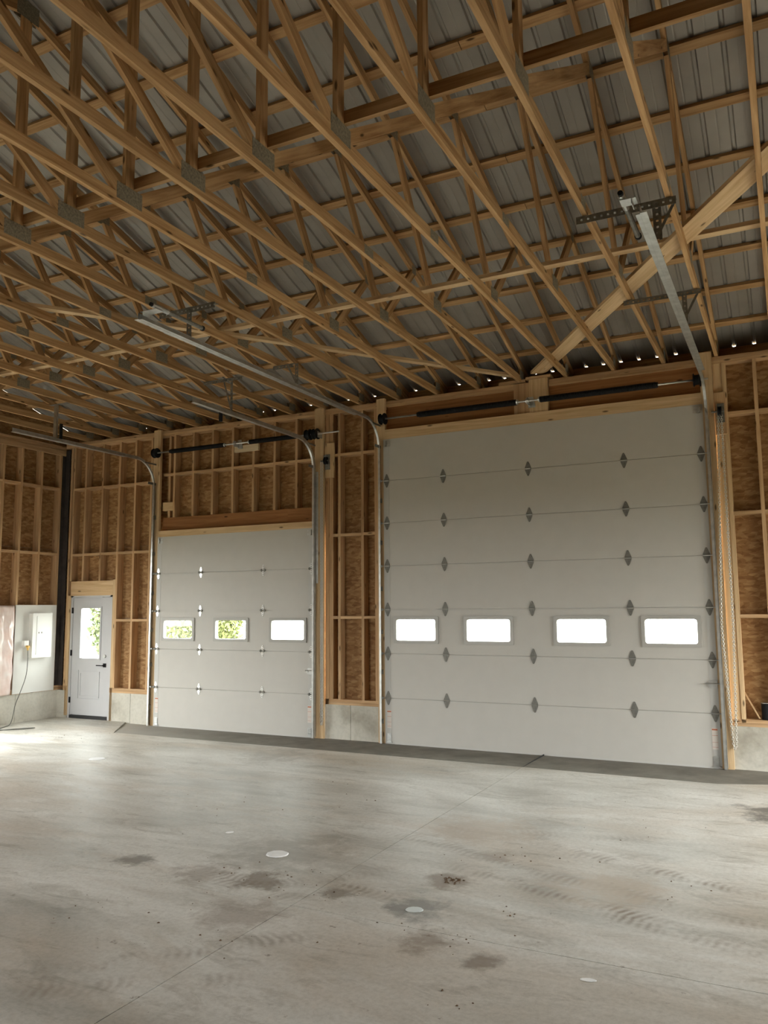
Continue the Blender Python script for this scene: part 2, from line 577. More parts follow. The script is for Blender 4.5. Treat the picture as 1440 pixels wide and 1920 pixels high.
XL, XR, YB = -6.45, 8.6, -11.85      # room
TOPZ = 4.81

# ------------------------------------------------------------------ floor
floor = boxes('floor', M_GRAVEL, None, (XL - 0.2, XR + 0.2, YB - 0.2, 0.25, -0.22, -0.121))
tag(floor, 'grey concrete slab floor with tyre prints and saw-cut joints', 'floor', kind='structure')
JX, JY, g = 2.2, -5.75, 0.003
slabs = [
    [(XL, 0.05), (-4.85, 0.05), (-4.15, -0.90), (JX - g, -0.93), (JX - g, JY + g), (XL, JY + g)],
    [(JX + g, -0.93), (4.30, -0.96), (4.95, -0.72), (5.8, 0.05), (XR, 0.05), (XR, JY + g), (JX + g, JY + g)],
    [(XL, JY - g), (JX - g, JY - g), (JX - g, YB), (XL, YB)],
    [(JX + g, JY - g), (XR, JY - g), (XR, YB), (JX + g, YB)],
]
for poly in slabs:
    m = MB()
    m.prism(poly, -0.12, 0.0)
    m.build('slab', M_FLOOR, floor)
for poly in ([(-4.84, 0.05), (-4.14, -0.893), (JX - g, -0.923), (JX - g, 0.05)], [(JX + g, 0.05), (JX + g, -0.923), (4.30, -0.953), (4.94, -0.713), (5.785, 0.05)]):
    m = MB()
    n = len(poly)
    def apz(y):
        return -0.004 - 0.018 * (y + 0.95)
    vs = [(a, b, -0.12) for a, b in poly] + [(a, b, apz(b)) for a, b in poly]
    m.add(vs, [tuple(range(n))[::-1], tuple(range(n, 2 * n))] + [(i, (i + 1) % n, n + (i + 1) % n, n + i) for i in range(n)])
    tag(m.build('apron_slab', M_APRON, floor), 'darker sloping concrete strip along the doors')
boxes('joint_filler', M_RUBBER, floor, (JX - 0.0029, JX + 0.0029, YB, 0.05, -0.1, -0.004), (XL, XR, JY - 0.0029, JY + 0.0029, -0.1, -0.0042))
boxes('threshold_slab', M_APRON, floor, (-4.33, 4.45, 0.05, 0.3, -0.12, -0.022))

# ------------------------------------------------------------------ front wall (with the doors)
ROWS = (1.70, 2.90, 4.095)
Y0, Y1 = 0.05, 0.19
wf = MB()
for x0, x1 in ((XL, -6.215), (-5.225, -4.753), (-4.747, -4.34), (-1.02, -0.603), (-0.597, -0.13), (4.40, 6.4), (6.406, XR)):
    wf.box(x0, x1, Y0, 0.27, -0.12, 0.46)
for x0, x1 in ((-5.1, -4.4), (-0.9, -0.3), (6.2, 6.6)):
    wf.box(x0, x1, Y0 + 0.012, 0.26, -0.1, 0.45)
wall_front = wf.build('wall_front', M_FOUND)
tag(wall_front, 'stud wall with overhead doors on a low concrete foundation', 'wall', kind='structure')


def fb(name, x0, x1, z0, z1, y0=Y0, y1=Y1, mt=None):
    return bbox_board(name, x0, x1, y0, y1, z0, z1, mt or M_STUD, wall_front)


def sc(name, x, z0, z1, wd=0.04, **k):
    return fb(name, x - wd / 2, x + wd / 2, z0, z1, **k)


PL0 = 4.725
# bays: sills, studs and blocking
for x0, x1 in ((XL + 0.14, -6.215), (-5.225, -4.34), (-1.02, -0.13), (4.40, XR)):
    fb('sill_plate', x0, x1, 0.46, 0.498)
    fb('sill_plate', x0, x1, 0.50, 0.538)
for x0, x1 in ((XL + 0.0, -2.6), (-2.6, 1.92), (2.4, 5.9), (5.9, XR)):
    fb('top_plate', x0, x1, PL0, 4.766)
for x0, x1 in ((XL + 0.0, -3.7), (-3.7, 0.3), (0.3, 1.92), (2.4, 4.3), (4.3, XR)):
    fb('top_plate', x0, x1, 4.768, TOPZ)
ST = 0.538
# corner left of the entry door
sc('stud', -6.29, ST, PL0)
fb('stud', -6.268, -6.212, 0.04, 2.09, mt=M_JAMB)
sc('stud', -6.225, 2.34, PL0)
for x in (-5.94, -5.535):
    sc('stud', x, 2.34, PL0)
fb('header', -6.21, -5.215, 2.085, 2.335, Y0 + 0.002, Y1, M_JAMB)
fb('jack_stud', -5.215, -5.165, 0.0, 2.35, mt=M_JAMB)
sc('stud', -5.143, ST, PL0)
for x in (-4.78, -4.42):
    sc('stud', x, ST, PL0)
fb('stud', -4.385, -4.345, ST, PL0)
for z in ROWS:
    xs = [-5.123, -4.80, -4.76, -4.44] if z < 2 else None
    if z < 2:
        for a, b in ((-5.123, -4.80), (-4.76, -4.44)):
            fb('blocking', a, b, z - 0.06, z - 0.02)
    else:
        zz = z - (0.10 if z < 3 else 0.13)
        for a, b in ((-6.205, -5.96), (-5.92, -5.555), (-5.515, -5.163), (-5.123, -4.80), (-4.76, -4.44)):
            fb('blocking', a, b, zz - 0.02, zz + 0.02)
# above the small door
for x in (-3.925, -3.535, -3.135, -2.735, -2.335, -1.935, -1.535):
    sc('stud', x, 3.345, PL0)
sc('stud', -4.06, 3.345, PL0, 0.045, y0=0.09)
xs = [-4.17, -3.925, -3.535, -3.135, -2.735, -2.335, -1.935, -1.535, -1.175]
for a, b in zip(xs, xs[1:]):
    fb('blocking', a + 0.02, b - 0.02, 4.045, 4.085)
for i, (a, b) in enumerate(((-4.17, -2.9), (-2.9, -1.7), (-1.7, -1.17))):
    fb('header', a, b, 3.125, 3.345, 0.075, Y1, M_LVL)
fb('block', -4.16, -3.95, 3.46, 3.60, 0.055, 0.12, M_JAMB)
# between the doors
fb('post', -1.015, -0.955, 0.46, PL0, 0.05, Y1)
fb('post', -0.953, -0.895, 0.46, PL0, 0.065, Y1)
for x in (-0.78, -0.395):
    sc('stud', x, ST, PL0)
fb('stud', -0.195, -0.135, ST, PL0)
for z in ROWS:
    for a, b in ((-0.895, -0.80), (-0.76, -0.415), (-0.375, -0.195)):
        fb('blocking', a, b, z - 0.02, z + 0.02)
# above the big door
fb('header', 0.0, 1.925, 4.385, PL0, 0.09, Y1, M_LVL)
fb('header', 2.395, 4.29, 4.385, PL0, 0.09, Y1, M_LVL)
fb('spring_post', 1.925, 2.14, 4.38, 4.80, 0.035, 0.19, M_STUD)
fb('spring_post', 2.142, 2.39, 4.38, 4.83, 0.012, 0.19, M_JAMB)
fb('block', 1.72, 2.09, 4.812, 4.85, 0.03, 0.18, M_STUD)
fb('block', 2.10, 2.44, 4.832, 4.87, 0.012, 0.18, M_STUD)
# right of the big door
fb('stud', 4.402, 4.50, ST - 0.08, PL0, 0.06, Y1, M_JAMB)
fb('stud', 4.502, 4.545, ST - 0.04, PL0, 0.05, Y1, M_JAMB)
sc('stud', 4.86, ST, PL0)
x = 4.86 + 0.4064
while x < XR - 0.1:
    sc('stud', x, ST, PL0)
    x += 0.4064
for z in ROWS:
    a = 4.545
    x = 4.86
    while x < XR - 0.1:
        fb('blocking', a, x - 0.02, z - 0.015, z + 0.025)
        a = x + 0.02
        x += 0.4064
# jambs and door-head trim, proud of the studs
fb('jamb', -4.34, -4.19, -0.02, 4.83, 0.0, 0.048, M_JAMB)
fb('jamb', -1.175, -1.022, -0.02, 4.83, 0.0, 0.048, M_JAMB)
fb('jamb', -0.128, 0.005, -0.02, 4.845, 0.0, 0.048, M_JAMB)
fb('jamb', 4.262, 4.40, -0.02, 4.87, 0.0, 0.048, M_JAMB)
fb('head_trim', -4.19, -1.175, 3.02, 3.122, 0.002, 0.19, M_JAMB)
fb('head_trim', 0.005, 4.262, 4.235, 4.38, 0.002, 0.19, M_JAMB)
fb('hoist_board', -1.005, -0.855, 3.76, 4.28, 0.012, 0.05, M_JAMB)
fb('hoist_board', 4.405, 4.53, 3.85, 4.36, 0.012, 0.058, M_STUD)
# sheathing sheets outside the studs
def sheath(parent, cells, build):
    for c in cells:
        build(*c)
zs = [0.42, 1.69, 2.91, 4.12, 4.80]
for z0, z1 in zip(zs, zs[1:]):
    for x0, x1 in ((XL - 0.15, -6.21), (-5.21, -4.20), (-1.17, -0.0), (4.26, 6.3), (6.3, XR + 0.15)):
        boxes('sheathing_panel', M_OSB, wall_front, (x0, x1 - 0.004, Y1, Y1 + 0.012, z0, z1 - 0.004))
for x0, x1 in ((-4.20, -2.7), (-2.7, -1.17)):
    for z0, z1 in ((3.03, 4.12), (4.12, 4.80)):
        boxes('sheathing_panel', M_OSB, wall_front, (x0, x1 - 0.004, Y1, Y1 + 0.012, z0, z1 - 0.004))
for x0, x1 in ((0.0, 2.1), (2.1, 4.26)):
    boxes('sheathing_panel', M_OSB, wall_front, (x0, x1 - 0.004, Y1, Y1 + 0.012, 4.24, 4.80))
boxes('sheathing_panel', M_OSB, wall_front, (-6.21, -5.214, Y1, Y1 + 0.012, 2.09, 4.116))
boxes('sheathing_panel', M_OSB, wall_front, (-6.21, -5.214, Y1, Y1 + 0.012, 4.12, 4.80))

m = MB()
for b in ((XL - 0.2, -6.215, -0.1, 4.795), (-6.215, -5.22, 2.09, 4.795), (-5.22, -4.20, -0.1, 4.795), (-4.20, -1.18, 3.03, 4.795), (-1.18, -0.01, -0.1, 4.795), (-0.01, 4.262, 4.24, 4.795), (4.262, XR + 0.2, -0.1, 4.795)):
    m.box(b[0], b[1], 0.203, 0.215, b[2], b[3])
m.build('cladding', M_ROOF, wall_front)

# ------------------------------------------------------------------ left gable wall
wl = MB()
for a, b in ((YB, -8.4), (-8.4, OPEN_L[0]), (OPEN_L[1], -0.80), (-0.80, 0.27)):
    wl.box(XL - 0.2, XL, a + 0.003, b - 0.003, -0.12, 0.46)
    wl.box(XL - 0.19, XL - 0.012, max(a, b - 0.3), b - 0.02 if b in (0.27, OPEN_L[0]) else b + 0.25, -0.1, 0.45)
wall_left = wl.build('wall_left', M_FOUND)
tag(wall_left, 'left stud wall sheathed in strand board', 'wall', kind='structure')
XA, XB = XL - 0.14, XL


def lb(name, y0, y1, z0, z1, x0=XA, x1=XB, mt=None):
    return bbox_board(name, x0, x1, y0, y1, z0, z1, mt or M_STUD, wall_left)


for a, b in ((YB, OPEN_L[0]), (OPEN_L[1], 0.19)):
    lb('sill_plate', a, b, 0.46, 0.498)
    lb('sill_plate', a, b, 0.50, 0.538)
lb('header', OPEN_L[0] - 0.1, OPEN_L[1] + 0.1, OPEN_H, OPEN_H + 0.25)
for a, b in ((YB, -7), (-7, -2.2), (-2.2, 0.05)):
    lb('top_plate', a, b, 4.68, 4.72)
    lb('top_plate', a, b, 4.722, 4.762)
lb('ledger', -3.4, 0.04, 4.59, 4.675, XL - 0.03, XL + 0.012, M_STUD)
ysl = [-0.045, -0.455, -0.86, -1.22]
while ysl[-1] > YB + 0.5:
    ysl.append(ysl[-1] - 0.4064)
for y in ysl:
    lb('stud', y - 0.02, y + 0.02, OPEN_H + 0.25 if OPEN_L[0] < y < OPEN_L[1] else ST, 4.68)
for z in (1.65, 2.82, 3.98):
    for a, b in zip(ysl, ysl[1:]):
        if b > OPEN_L[1]:
            lb('blocking', b + 0.02, a - 0.02, z - 0.02, z + 0.02)
for z0, z1 in zip(zs, zs[1:]):
    for a, b in ((YB, -8.4), (-8.4, OPEN_L[0]), OPEN_L, (OPEN_L[1], -1.18), (-1.18, 0.2)):
        if (a, b) == OPEN_L:
            if z1 < OPEN_H:
                continue
        za = max(z0, OPEN_H) if (a, b) == OPEN_L else z0
        boxes('sheathing_panel', M_OSB, wall_left, (XA - 0.012, XA, a, b - 0.004, za, min(z1, 4.76) - 0.004))
m = MB()
m.prism([(0.46, 4.71), (0.46, 5.015), (-5.9, 6.99), (-12.26, 5.015), (-12.26, 4.71)], XA - 0.012, XA, 'yzx')
m.build('gable_sheathing', M_OSB, wall_left)
boxes('cladding', M_ROOF, wall_left, (XA - 0.04, XA - 0.014, YB - 0.2, OPEN_L[0], -0.1, 4.9), (XA - 0.04, XA - 0.014, OPEN_L[1], 0.21, -0.1, 4.9), (XA - 0.04, XA - 0.014, OPEN_L[0], OPEN_L[1], OPEN_H, 4.9))
boxes('corner_shade_strip', M_SHADE, wall_left, (XL - 0.005, XL + 0.10, 0.06, 0.068, 0.54, 4.7), (XL - 0.03, XL - 0.004, -0.015, 0.06, 0.54, 4.68))  # dark strips painting the shade of the deep corner void

# ------------------------------------------------------------------ walls behind and to the right of the camera
wb = MB()
wb.box(XL - 0.2, OPEN_B[0], YB - 0.2, YB, -0.12, 4.81)
wb.box(OPEN_B[1], XR + 0.2, YB - 0.2, YB, -0.12, 4.81)
wb.box(OPEN_B[0], OPEN_B[1], YB - 0.2, YB, OPEN_H, 4.81)
wall_back = wb.build('wall_back', M_OSB)
tag(wall_back, 'back wall of strand board behind the camera, out of view', 'wall', kind='structure')
m = MB()
m.box(XR, XR + 0.2, YB - 0.2, OPEN_R[0], -0.12, 4.81)
m.box(XR, XR + 0.2, OPEN_R[1], 0.27, -0.12, 4.81)
m.box(XR, XR + 0.2, OPEN_R[0], OPEN_R[1], OPEN_H, 4.81)
m.prism([(0.46, 4.71), (0.46, 5.015), (-5.9, 6.99), (-12.26, 5.015), (-12.26, 4.71)], XR, XR + 0.2, 'yzx')
wall_right = m.build('wall_right', M_OSB)
tag(wall_right, 'right gable wall of strand board with an open doorway, out of view', 'wall', kind='structure')

# ------------------------------------------------------------------ roof: ribbed sheets on purlins
S = 0.31
YC = -5.9


def zb(y):                     # underside of the top chord
    return 5.03 - S * (y if y > YC else 2 * YC - y)


ceiling = empty('ceiling', (0, YC, 6.95))
tag(ceiling, 'pitched roof of ribbed metal sheets on wooden purlins', 'roof', kind='structure')
TH = math.atan(S)
CD = 0.089 / math.cos(TH)      # vertical depth of a top chord
EAVE = 0.46
for side in (1, -1):
    k = -1
    while True:
        y = -0.09 - 0.607 * k
        if y < YC + 0.12:
            break
        yy = y if side == 1 else 2 * YC - y
        z = zb(y) + CD + 0.019 / math.cos(TH)
        slope = Vector((0, -1, S)).normalized() if side == 1 else Vector((0, 1, S)).normalized()
        for xa, xb in ((XL - 0.15, -2.2), (-2.2, 2.9), (2.9, XR + 0.15)):
            board('purlin', (xa + 0.003, yy, z), (xb - 0.003, yy, z), slope, 0.089, 0.038, M_LUM, ceiling)
        k += 1
    # fascia at the eave
    yf = EAVE if side == 1 else 2 * YC - EAVE
    ztop = zb(EAVE) + CD + 0.038 / math.cos(TH)
    bbox_board('fascia', XL - 0.15, XR + 0.15, yf, yf + 0.010, 4.695, ztop + 0.007, M_LUM, ceiling) if side == 1 else \
        bbox_board('fascia', XL - 0.15, XR + 0.15, yf - 0.010, yf, 4.695, ztop + 0.007, M_LUM, ceiling)
# soffit closes the overhang from below
for side in (1, -1):
    a, b = (0.205, EAVE) if side == 1 else (2 * YC - EAVE, 2 * YC - 0.205)
    boxes('soffit', M_SHADE, ceiling, (XL - 0.15, XR + 0.15, a - YC, b - YC, 4.70 - 6.95, 4.71 - 6.95))

PW = 0.9144
prof = []                       # one sheet across its width: (x, rise)
for i in range(4):
    b0 = i * PW / 4
    prof += [(b0 + 0.0, 0.0), (b0 + 0.018, 0.0), (b0 + 0.030, 0.019), (b0 + 0.052, 0.019), (b0 + 0.064, 0.0),
             (b0 + 0.140, 0.0), (b0 + 0.145, 0.0022), (b0 + 0.152, 0.0022), (b0 + 0.157, 0.0)]
prof.append((PW, 0.0))
me_sheet = {}
for side in (1, -1):
    vs, fs = [], []
    lo = Vector((0, EAVE + 0.012 if side == 1 else 2 * YC - EAVE - 0.012, 0))
    zlo = zb(EAVE + 0.012) + CD + 0.038 / math.cos(TH) + 0.001
    zhi = zb(YC) + CD + 0.038 / math.cos(TH) + 0.001
    for x, h in prof:
        vs.append((x, lo.y - YC, zlo + h - 6.95))
        vs.append((x, 0.0, zhi + h - 6.95))
    for i in range(len(prof) - 1):
        fs.append((2 * i, 2 * i + 2, 2 * i + 3, 2 * i + 1))
    me = bpy.data.meshes.new('roof_panel')
    me.from_pydata(vs, [], fs)
    me.materials.append(M_ROOF)
    me_sheet[side] = me
    x = XL - 0.15
    while x < XR + 0.2:
        o = obj('roof_panel', me, None, ceiling, (x, 0, 0))
        x += PW
boxes('ridge_cap', M_ROOF, ceiling, (XL - 0.15, XR + 0.3, -0.2, 0.2, 0.25, 0.26))

# ------------------------------------------------------------------ trusses
SP, X0T = 0.6096, 4.455
BC0, BC1 = 4.815, 4.904


def truss():
    t = empty('roof_truss', (0, 0.1, BC0))
    T = 0.038
    yc = (0.19, 2 * YC - 0.19)
    board('bottom_chord', (0, yc[0], (BC0 + BC1) / 2), (0, yc[1], (BC0 + BC1) / 2), (0, 0, 1), 0.089, T, M_LUM, t)
    for s in (1, -1):
        def yy(y):
            return y if s == 1 else 2 * YC - y
        h = CD / 2
        board('top_chord', (0, yy(EAVE - 0.03), zb(EAVE - 0.03) + h), (0, yy(YC), zb(YC) + h), (0, S * s, 1), 0.089, T, M_LUM, t)
        j1, t1, t2, j2 = (-2.90, BC1 - 0.01), (-3.80, zb(-3.80) + 0.01), (-2.06, zb(-2.06) + 0.01), (-5.80, BC1 + 0.03)
        for a, b in ((j1, t1), ((-2.80, BC1 - 0.01), t2), (j2, (-3.90, zb(-3.90)))):
            a3, b3 = Vector((0, yy(a[0]), a[1])), Vector((0, yy(b[0]), b[1]))
            d = (b3 - a3).normalized()
            board('web', a3, b3, (0, -d.z, d.y), 0.089, 0.036, M_LUM, t)
        board('heel_block', (0, yy(0.10), BC1), (0, yy(0.10), zb(0.10) + 0.01), (0, 1, 0), 0.12, 0.036, M_LUM, t)
        plates = [(-2.84, BC1 + 0.0, 0.20, 0.12), (-3.83, zb(-3.83) + 0.03, 0.16, 0.12), (-2.06, zb(-2.06) + 0.03, 0.10, 0.10), (0.06, BC1 + 0.02, 0.16, 0.11)]
        for y, z, a, b in plates:
            for sx in (1, -1):
                xo = sx * 0.0197
                boxes('gusset_plate', M_GUSSET, t, (xo - 0.0006, xo + 0.0006, yy(y) - a / 2 - 0.1, yy(y) + a / 2 - 0.1, z - b / 2 - BC0, z + b / 2 - BC0))
    board('king_post', (0, YC, BC1 - 0.005), (0, YC, zb(YC) + 0.03), (0, 1, 0), 0.089, 0.036, M_LUM, t)
    for y, z, a, b in ((YC, BC1 + 0.02, 0.26, 0.13), (YC, zb(YC) + 0.03, 0.22, 0.16), (-4.35, BC0 + 0.045, 0.16, 0.08)):
        for sx in (1, -1):
            xo = sx * 0.0197
            boxes('gusset_plate', M_GUSSET, t, (xo - 0.0006, xo + 0.0006, y - a / 2 - 0.1, y + a / 2 - 0.1, z - b / 2 - BC0, z + b / 2 - BC0))
    return t


ORD = ['first', 'second', 'third', 'fourth', 'fifth', 'sixth', 'seventh', 'eighth', 'ninth', 'tenth', 'eleventh', 'twelfth', 'thirteenth', 'fourteenth',
       'fifteenth', 'sixteenth', 'seventeenth', 'eighteenth', 'nineteenth']
t0 = truss()
SPOT = {-1: 'landing right of the big overhead door', 0: 'landing above the right jamb of the big overhead door', 3: 'landing just right of the big door middle post',
        4: 'landing just left of the big door middle post', 7: 'landing above the left jamb of the big door', 9: 'landing above the right jamb of the small overhead door',
        14: 'landing above the left jamb of the small overhead door', 17: 'closest to the left gable wall'}
for k in range(-4, 18):
    t = t0 if k == -4 else copy_tree(t0)
    t.location.x = X0T - SP * k
    if k >= -1:
        lab = '%s roof truss from the right' % ORD[k + 1]
        if k in SPOT:
            lab += ', ' + SPOT[k]
    else:
        lab = '%s roof truss beyond the right picture edge' % ORD[-2 - k]
    tag(t, lab, 'truss', 'roof trusses')

# braces tying the trusses
o = bbox_board('ridge_brace', XL + 0.1, XR - 0.2, -5.855, -5.817, 5.0, 5.089, M_LUM)
tag(o, 'long horizontal two-by-four on edge beside the middle truss posts', 'brace')
o = bbox_board('lateral_brace', XL + 0.1, XR - 0.2, -3.175, -3.086, 4.9435, 4.9815, M_JAMB)
tag(o, 'long flat two-by-four crossing the trusses between the middle posts and the door wall', 'brace')
o = board('diagonal_brace', (2.25, 0.06, 4.924), (5.9, -5.44, 4.924), (1, 0.66, 0), 0.19, 0.036, M_JAMB)
tag(o, 'wide flat diagonal board running from the middle post to the upper right', 'brace')
o = board('diagonal_brace', (1.97, 0.10, 4.924), (-4.0, -7.78, 4.924), (1, -0.75, 0), 0.089, 0.036, M_JAMB)
tag(o, 'narrow flat diagonal board running from the middle post to the left', 'brace')


# ------------------------------------------------------------------ overhead doors
def round_rect(x0, x1, z0, z1, rad, n=5):
    pts = []
    for cx, cz, a0 in ((x1 - rad, z1 - rad, 0), (x0 + rad, z1 - rad, 90), (x0 + rad, z0 + rad, 180), (x1 - rad, z0 + rad, 270)):
        for i in range(n + 1):
            a = R(a0 + 90 * i / n)
            pts.append((cx + rad * math.cos(a), cz + rad * math.sin(a)))
    return pts


def ring(m, outer, inner, y0, y1):
    n = len(outer)
    vs = [(a, y0, b) for a, b in outer] + [(a, y0, b) for a, b in inner] + [(a, y1, b) for a, b in outer] + [(a, y1, b) for a, b in inner]
    fs = []
    for i in range(n):
        j = (i + 1) % n
        fs += [(i, j, n + j, n + i), (2 * n + i, 3 * n + i, 3 * n + j, 2 * n + j), (i, 2 * n + i, 2 * n + j, j), (n + i, n + j, 3 * n + j, 3 * n + i)]
    m.add(vs, fs)


def hinge_mesh(half_w, half_h, lobes):
    m = MB()
    for s in (1, -1):
        if lobes:
            pts = [(-half_w * 0.45, 0.012), (-half_w * 0.5, 0.035), (-half_w * 0.38, half_h - 0.02), (-half_w * 0.15, half_h), (half_w * 0.15, half_h), (half_w * 0.38, half_h - 0.02), (half_w * 0.5, 0.035), (half_w * 0.45, 0.012)]
        else:
            pts = [(-half_w, 0.008), (-half_w * 0.9, 0.022), (-half_w * 0.32, half_h - 0.012), (-half_w * 0.16, half_h), (half_w * 0.16, half_h), (half_w * 0.32, half_h - 0.012), (half_w * 0.9, 0.022), (half_w, 0.008)]
        m.prism([(a, s * b) for a, b in pts], -0.004, 0.0, 'xzy')
    return m.mesh('leaf')


def knuckle_mesh(half_w, lobes):
    m = MB()
    m.tube([(-half_w, -0.012, 0), (half_w, -0.012, 0)], 0.008, 8)
    if lobes:
        for s in (1, -1):
            m.prism([(s * half_w * 0.5, -0.02), (s * half_w, -0.012), (s * half_w * 1.05, 0.0), (s * half_w, 0.012), (s * half_w * 0.5, 0.02)], -0.02, 0.0, 'xzy')
    return m.mesh('knuckle')


def bolt_mesh(half_h):
    m = MB()
    for s in (1, -1):
        for z in (0.03, half_h * 0.72):
            m.tube([(0, -0.004, s * z), (0, -0.009, s * z)], 0.006, 6)
    return m.mesh('bolts')


HB = (hinge_mesh(0.043, 0.095, False), knuckle_mesh(0.036, False), bolt_mesh(0.095))
HS = (hinge_mesh(0.046, 0.085, True), knuckle_mesh(0.042, True), bolt_mesh(0.085))
HB[0].materials.append(simple('shaded_hinge_steel', (0.17, 0.165, 0.145), 0.55, 0.5, 0.2, 25))  # same hinge steel, dimmer light on the big door put into the colour
HS[0].materials.append(simple('lit_hinge_steel', (0.80, 0.81, 0.79), 0.28, 0.7, 0.06, 25))  # same hinge steel, bright reflection on the small door put into the colour
HB[1].materials.append(M_GALV)
HS[1].materials.append(M_DARKSTEEL)  # knuckles darkened by colour against the brightened leaves
for h in (HB, HS):
    h[2].materials.append(M_DARKSTEEL)


def overhead_door(name, x0, x1, nsec, wins, wz, cols, hset, label):
    d = empty(name, ((x0 + x1) / 2, 0, 0))
    tag(d, label, 'garage door', kind='structure')
    ox = d.location.x
    H = 0.6075
    z0 = -0.012
    for i in range(nsec):
        a, b = z0 + i * H + 0.003, z0 + (i + 1) * H - 0.003
        m = MB()
        if a < wz[0] < b:
            xs = [x0] + [v for wv in wins for v in (wv[0] - 0.012, wv[1] + 0.012)] + [x1]
            m.box(x0 - ox, x1 - ox, 0, 0.045, a, wz[0] - 0.012)
            m.box(x0 - ox, x1 - ox, 0, 0.045, wz[1] + 0.012, b)
            for j in range(0, len(xs), 2):
                m.box(xs[j] - ox, xs[j + 1] - ox, 0, 0.045, wz[0] - 0.012, wz[1] + 0.012)
        else:
            m.box(x0 - ox, x1 - ox, 0, 0.045, a, b)
        # shallow tongue closing the seam
        if i < nsec - 1:
            m.box(x0 - ox, x1 - ox, 0.014, 0.04, b, b + 0.006)
        m.build('section_panel', M_DOOR, d)
        for xa, xb in ((x0, x0 + 0.085), (x1 - 0.085, x1)):
            boxes('end_stile', M_STILE, d, (xa - ox - (0.001 if xa == x0 else 0), xb - ox + (0.001 if xb == x1 else 0), -0.0025, -0.0002, a + 0.002, b - 0.002))
    for wa, wb_ in wins:
        m = MB()
        ring(m, round_rect(wa - 0.042 - ox, wb_ + 0.042 - ox, wz[0] - 0.042, wz[1] + 0.042, 0.014), round_rect(wa - ox, wb_ - ox, wz[0], wz[1], 0.03), -0.02, 0.0)
        ring(m, round_rect(wa - 0.013 - ox, wb_ + 0.013 - ox, wz[0] - 0.013, wz[1] + 0.013, 0.01), round_rect(wa - ox, wb_ - ox, wz[0], wz[1], 0.03), 0.0, 0.05)
        fr = m.build('window_frame', M_FRAME, d)
        p = MB()
        p.prism(round_rect(wa - 0.004 - ox, wb_ + 0.004 - ox, wz[0] - 0.004, wz[1] + 0.004, 0.03), 0.02, 0.024, 'xzy')
        p.build('pane', M_GLASS, fr)
    for i in range(1, nsec):
        for cx in cols:
            h = obj('hinge', hset[0], None, d, (cx - ox, -0.0027, z0 + i * H))
            obj('knuckle', hset[1], None, h)
            obj('bolts', hset[2], None, h)
    # rollers reach from the end hinges into the tracks
    for i in range(1, nsec):
        for cx, s in ((cols[0], -1), (cols[-1], 1)):
            m = MB()
            m.tube([(cx - ox, -0.014, z0 + i * H), (cx + s * 0.085 - ox, -0.03, z0 + i * H)], 0.006, 6)
            m.tube([(cx + s * 0.07 - ox, -0.03, z0 + i * H), (cx + s * 0.085 - ox, -0.03, z0 + i * H)], 0.02, 10)
            m.build('roller', M_GALV, d)
    # top brackets and bottom corner brackets
    zt = z0 + nsec * H
    for cx, s in ((x0 + 0.06, -1), (x1 - 0.06, 1)):
        m = MB()
        m.box(cx - 0.05 - ox, cx + 0.05 - ox, -0.006, -0.003, zt - 0.11, zt - 0.075)
        m.box(cx - 0.05 - ox, cx + 0.05 - ox, -0.006, -0.003, zt - 0.055, zt - 0.03)
        m.box(cx + s * 0.02 - 0.012 - ox, cx + s * 0.02 + 0.012 - ox, -0.03, -0.003, zt - 0.11, zt - 0.03)
        m.build('top_bracket', M_GALV, d)
        m = MB()
        m.box(cx - 0.03 - ox, cx + 0.03 - ox, -0.008, -0.003, z0 + 0.02, z0 + 0.13)
        m.box(cx - 0.03 - ox, cx + 0.045 - ox, -0.03, -0.003, z0 + 0.012, z0 + 0.02)
        for zz in (0.05, 0.085, 0.11):
            m.tube([(cx - 0.012 - ox, -0.008, z0 + zz), (cx - 0.012 - ox, -0.014, z0 + zz)], 0.007, 6)
            m.tube([(cx + 0.014 - ox, -0.008, z0 + zz), (cx + 0.014 - ox, -0.014, z0 + zz)], 0.007, 6)
        m.build('bottom_bracket', M_GALV, d)
        st = boxes('warning_label', M_LABEL, d, (cx - 0.032 - ox, cx + 0.032 - ox, -0.0032, -0.0026, 0.19, 0.43))
        boxes('label_print', M_RED, st, *[(cx - 0.03 - ox, cx + 0.03 - ox, -0.0036, -0.0032, z, z + h) for z, h in ((0.405, 0.018), (0.345, 0.004), (0.215, 0.003), (0.27, 0.003))])
    boxes('bottom_seal', M_STILE, d, (x0 - ox, x1 - ox, -0.004, 0.05, z0 - 0.018, z0 + 0.010))
    # slide bolt on the right edge
    m = MB()
    cx = x1 - 0.055 - ox
    m.box(cx - 0.04, cx + 0.05, -0.012, -0.003, 0.88, 0.97)
    m.box(cx - 0.05, cx - 0.025, -0.02, -0.003, 0.905, 0.945)
    m.tube([(cx - 0.075, -0.022, 0.935), (cx + 0.075, -0.022, 0.935)], 0.007, 6)
    m.tube([(cx - 0.06, -0.022, 0.935), (cx - 0.06, -0.05, 0.935)], 0.006, 6)
    m.build('slide_bolt', M_GALV, d)
    return d


door_1 = overhead_door('door_1', -4.20, -1.19, 5, WIN_S, (1.375, 1.658), (-4.165, -3.285, -2.086, -1.225), HS,
                       'smaller white sectional overhead door with three windows')
door_2 = overhead_door('door_2', -0.02, 4.272, 7, WIN_B, (1.385, 1.672), (0.03, 0.898, 2.102, 3.328, 4.228), HB,
                       'tall wide white sectional overhead door with four windows')


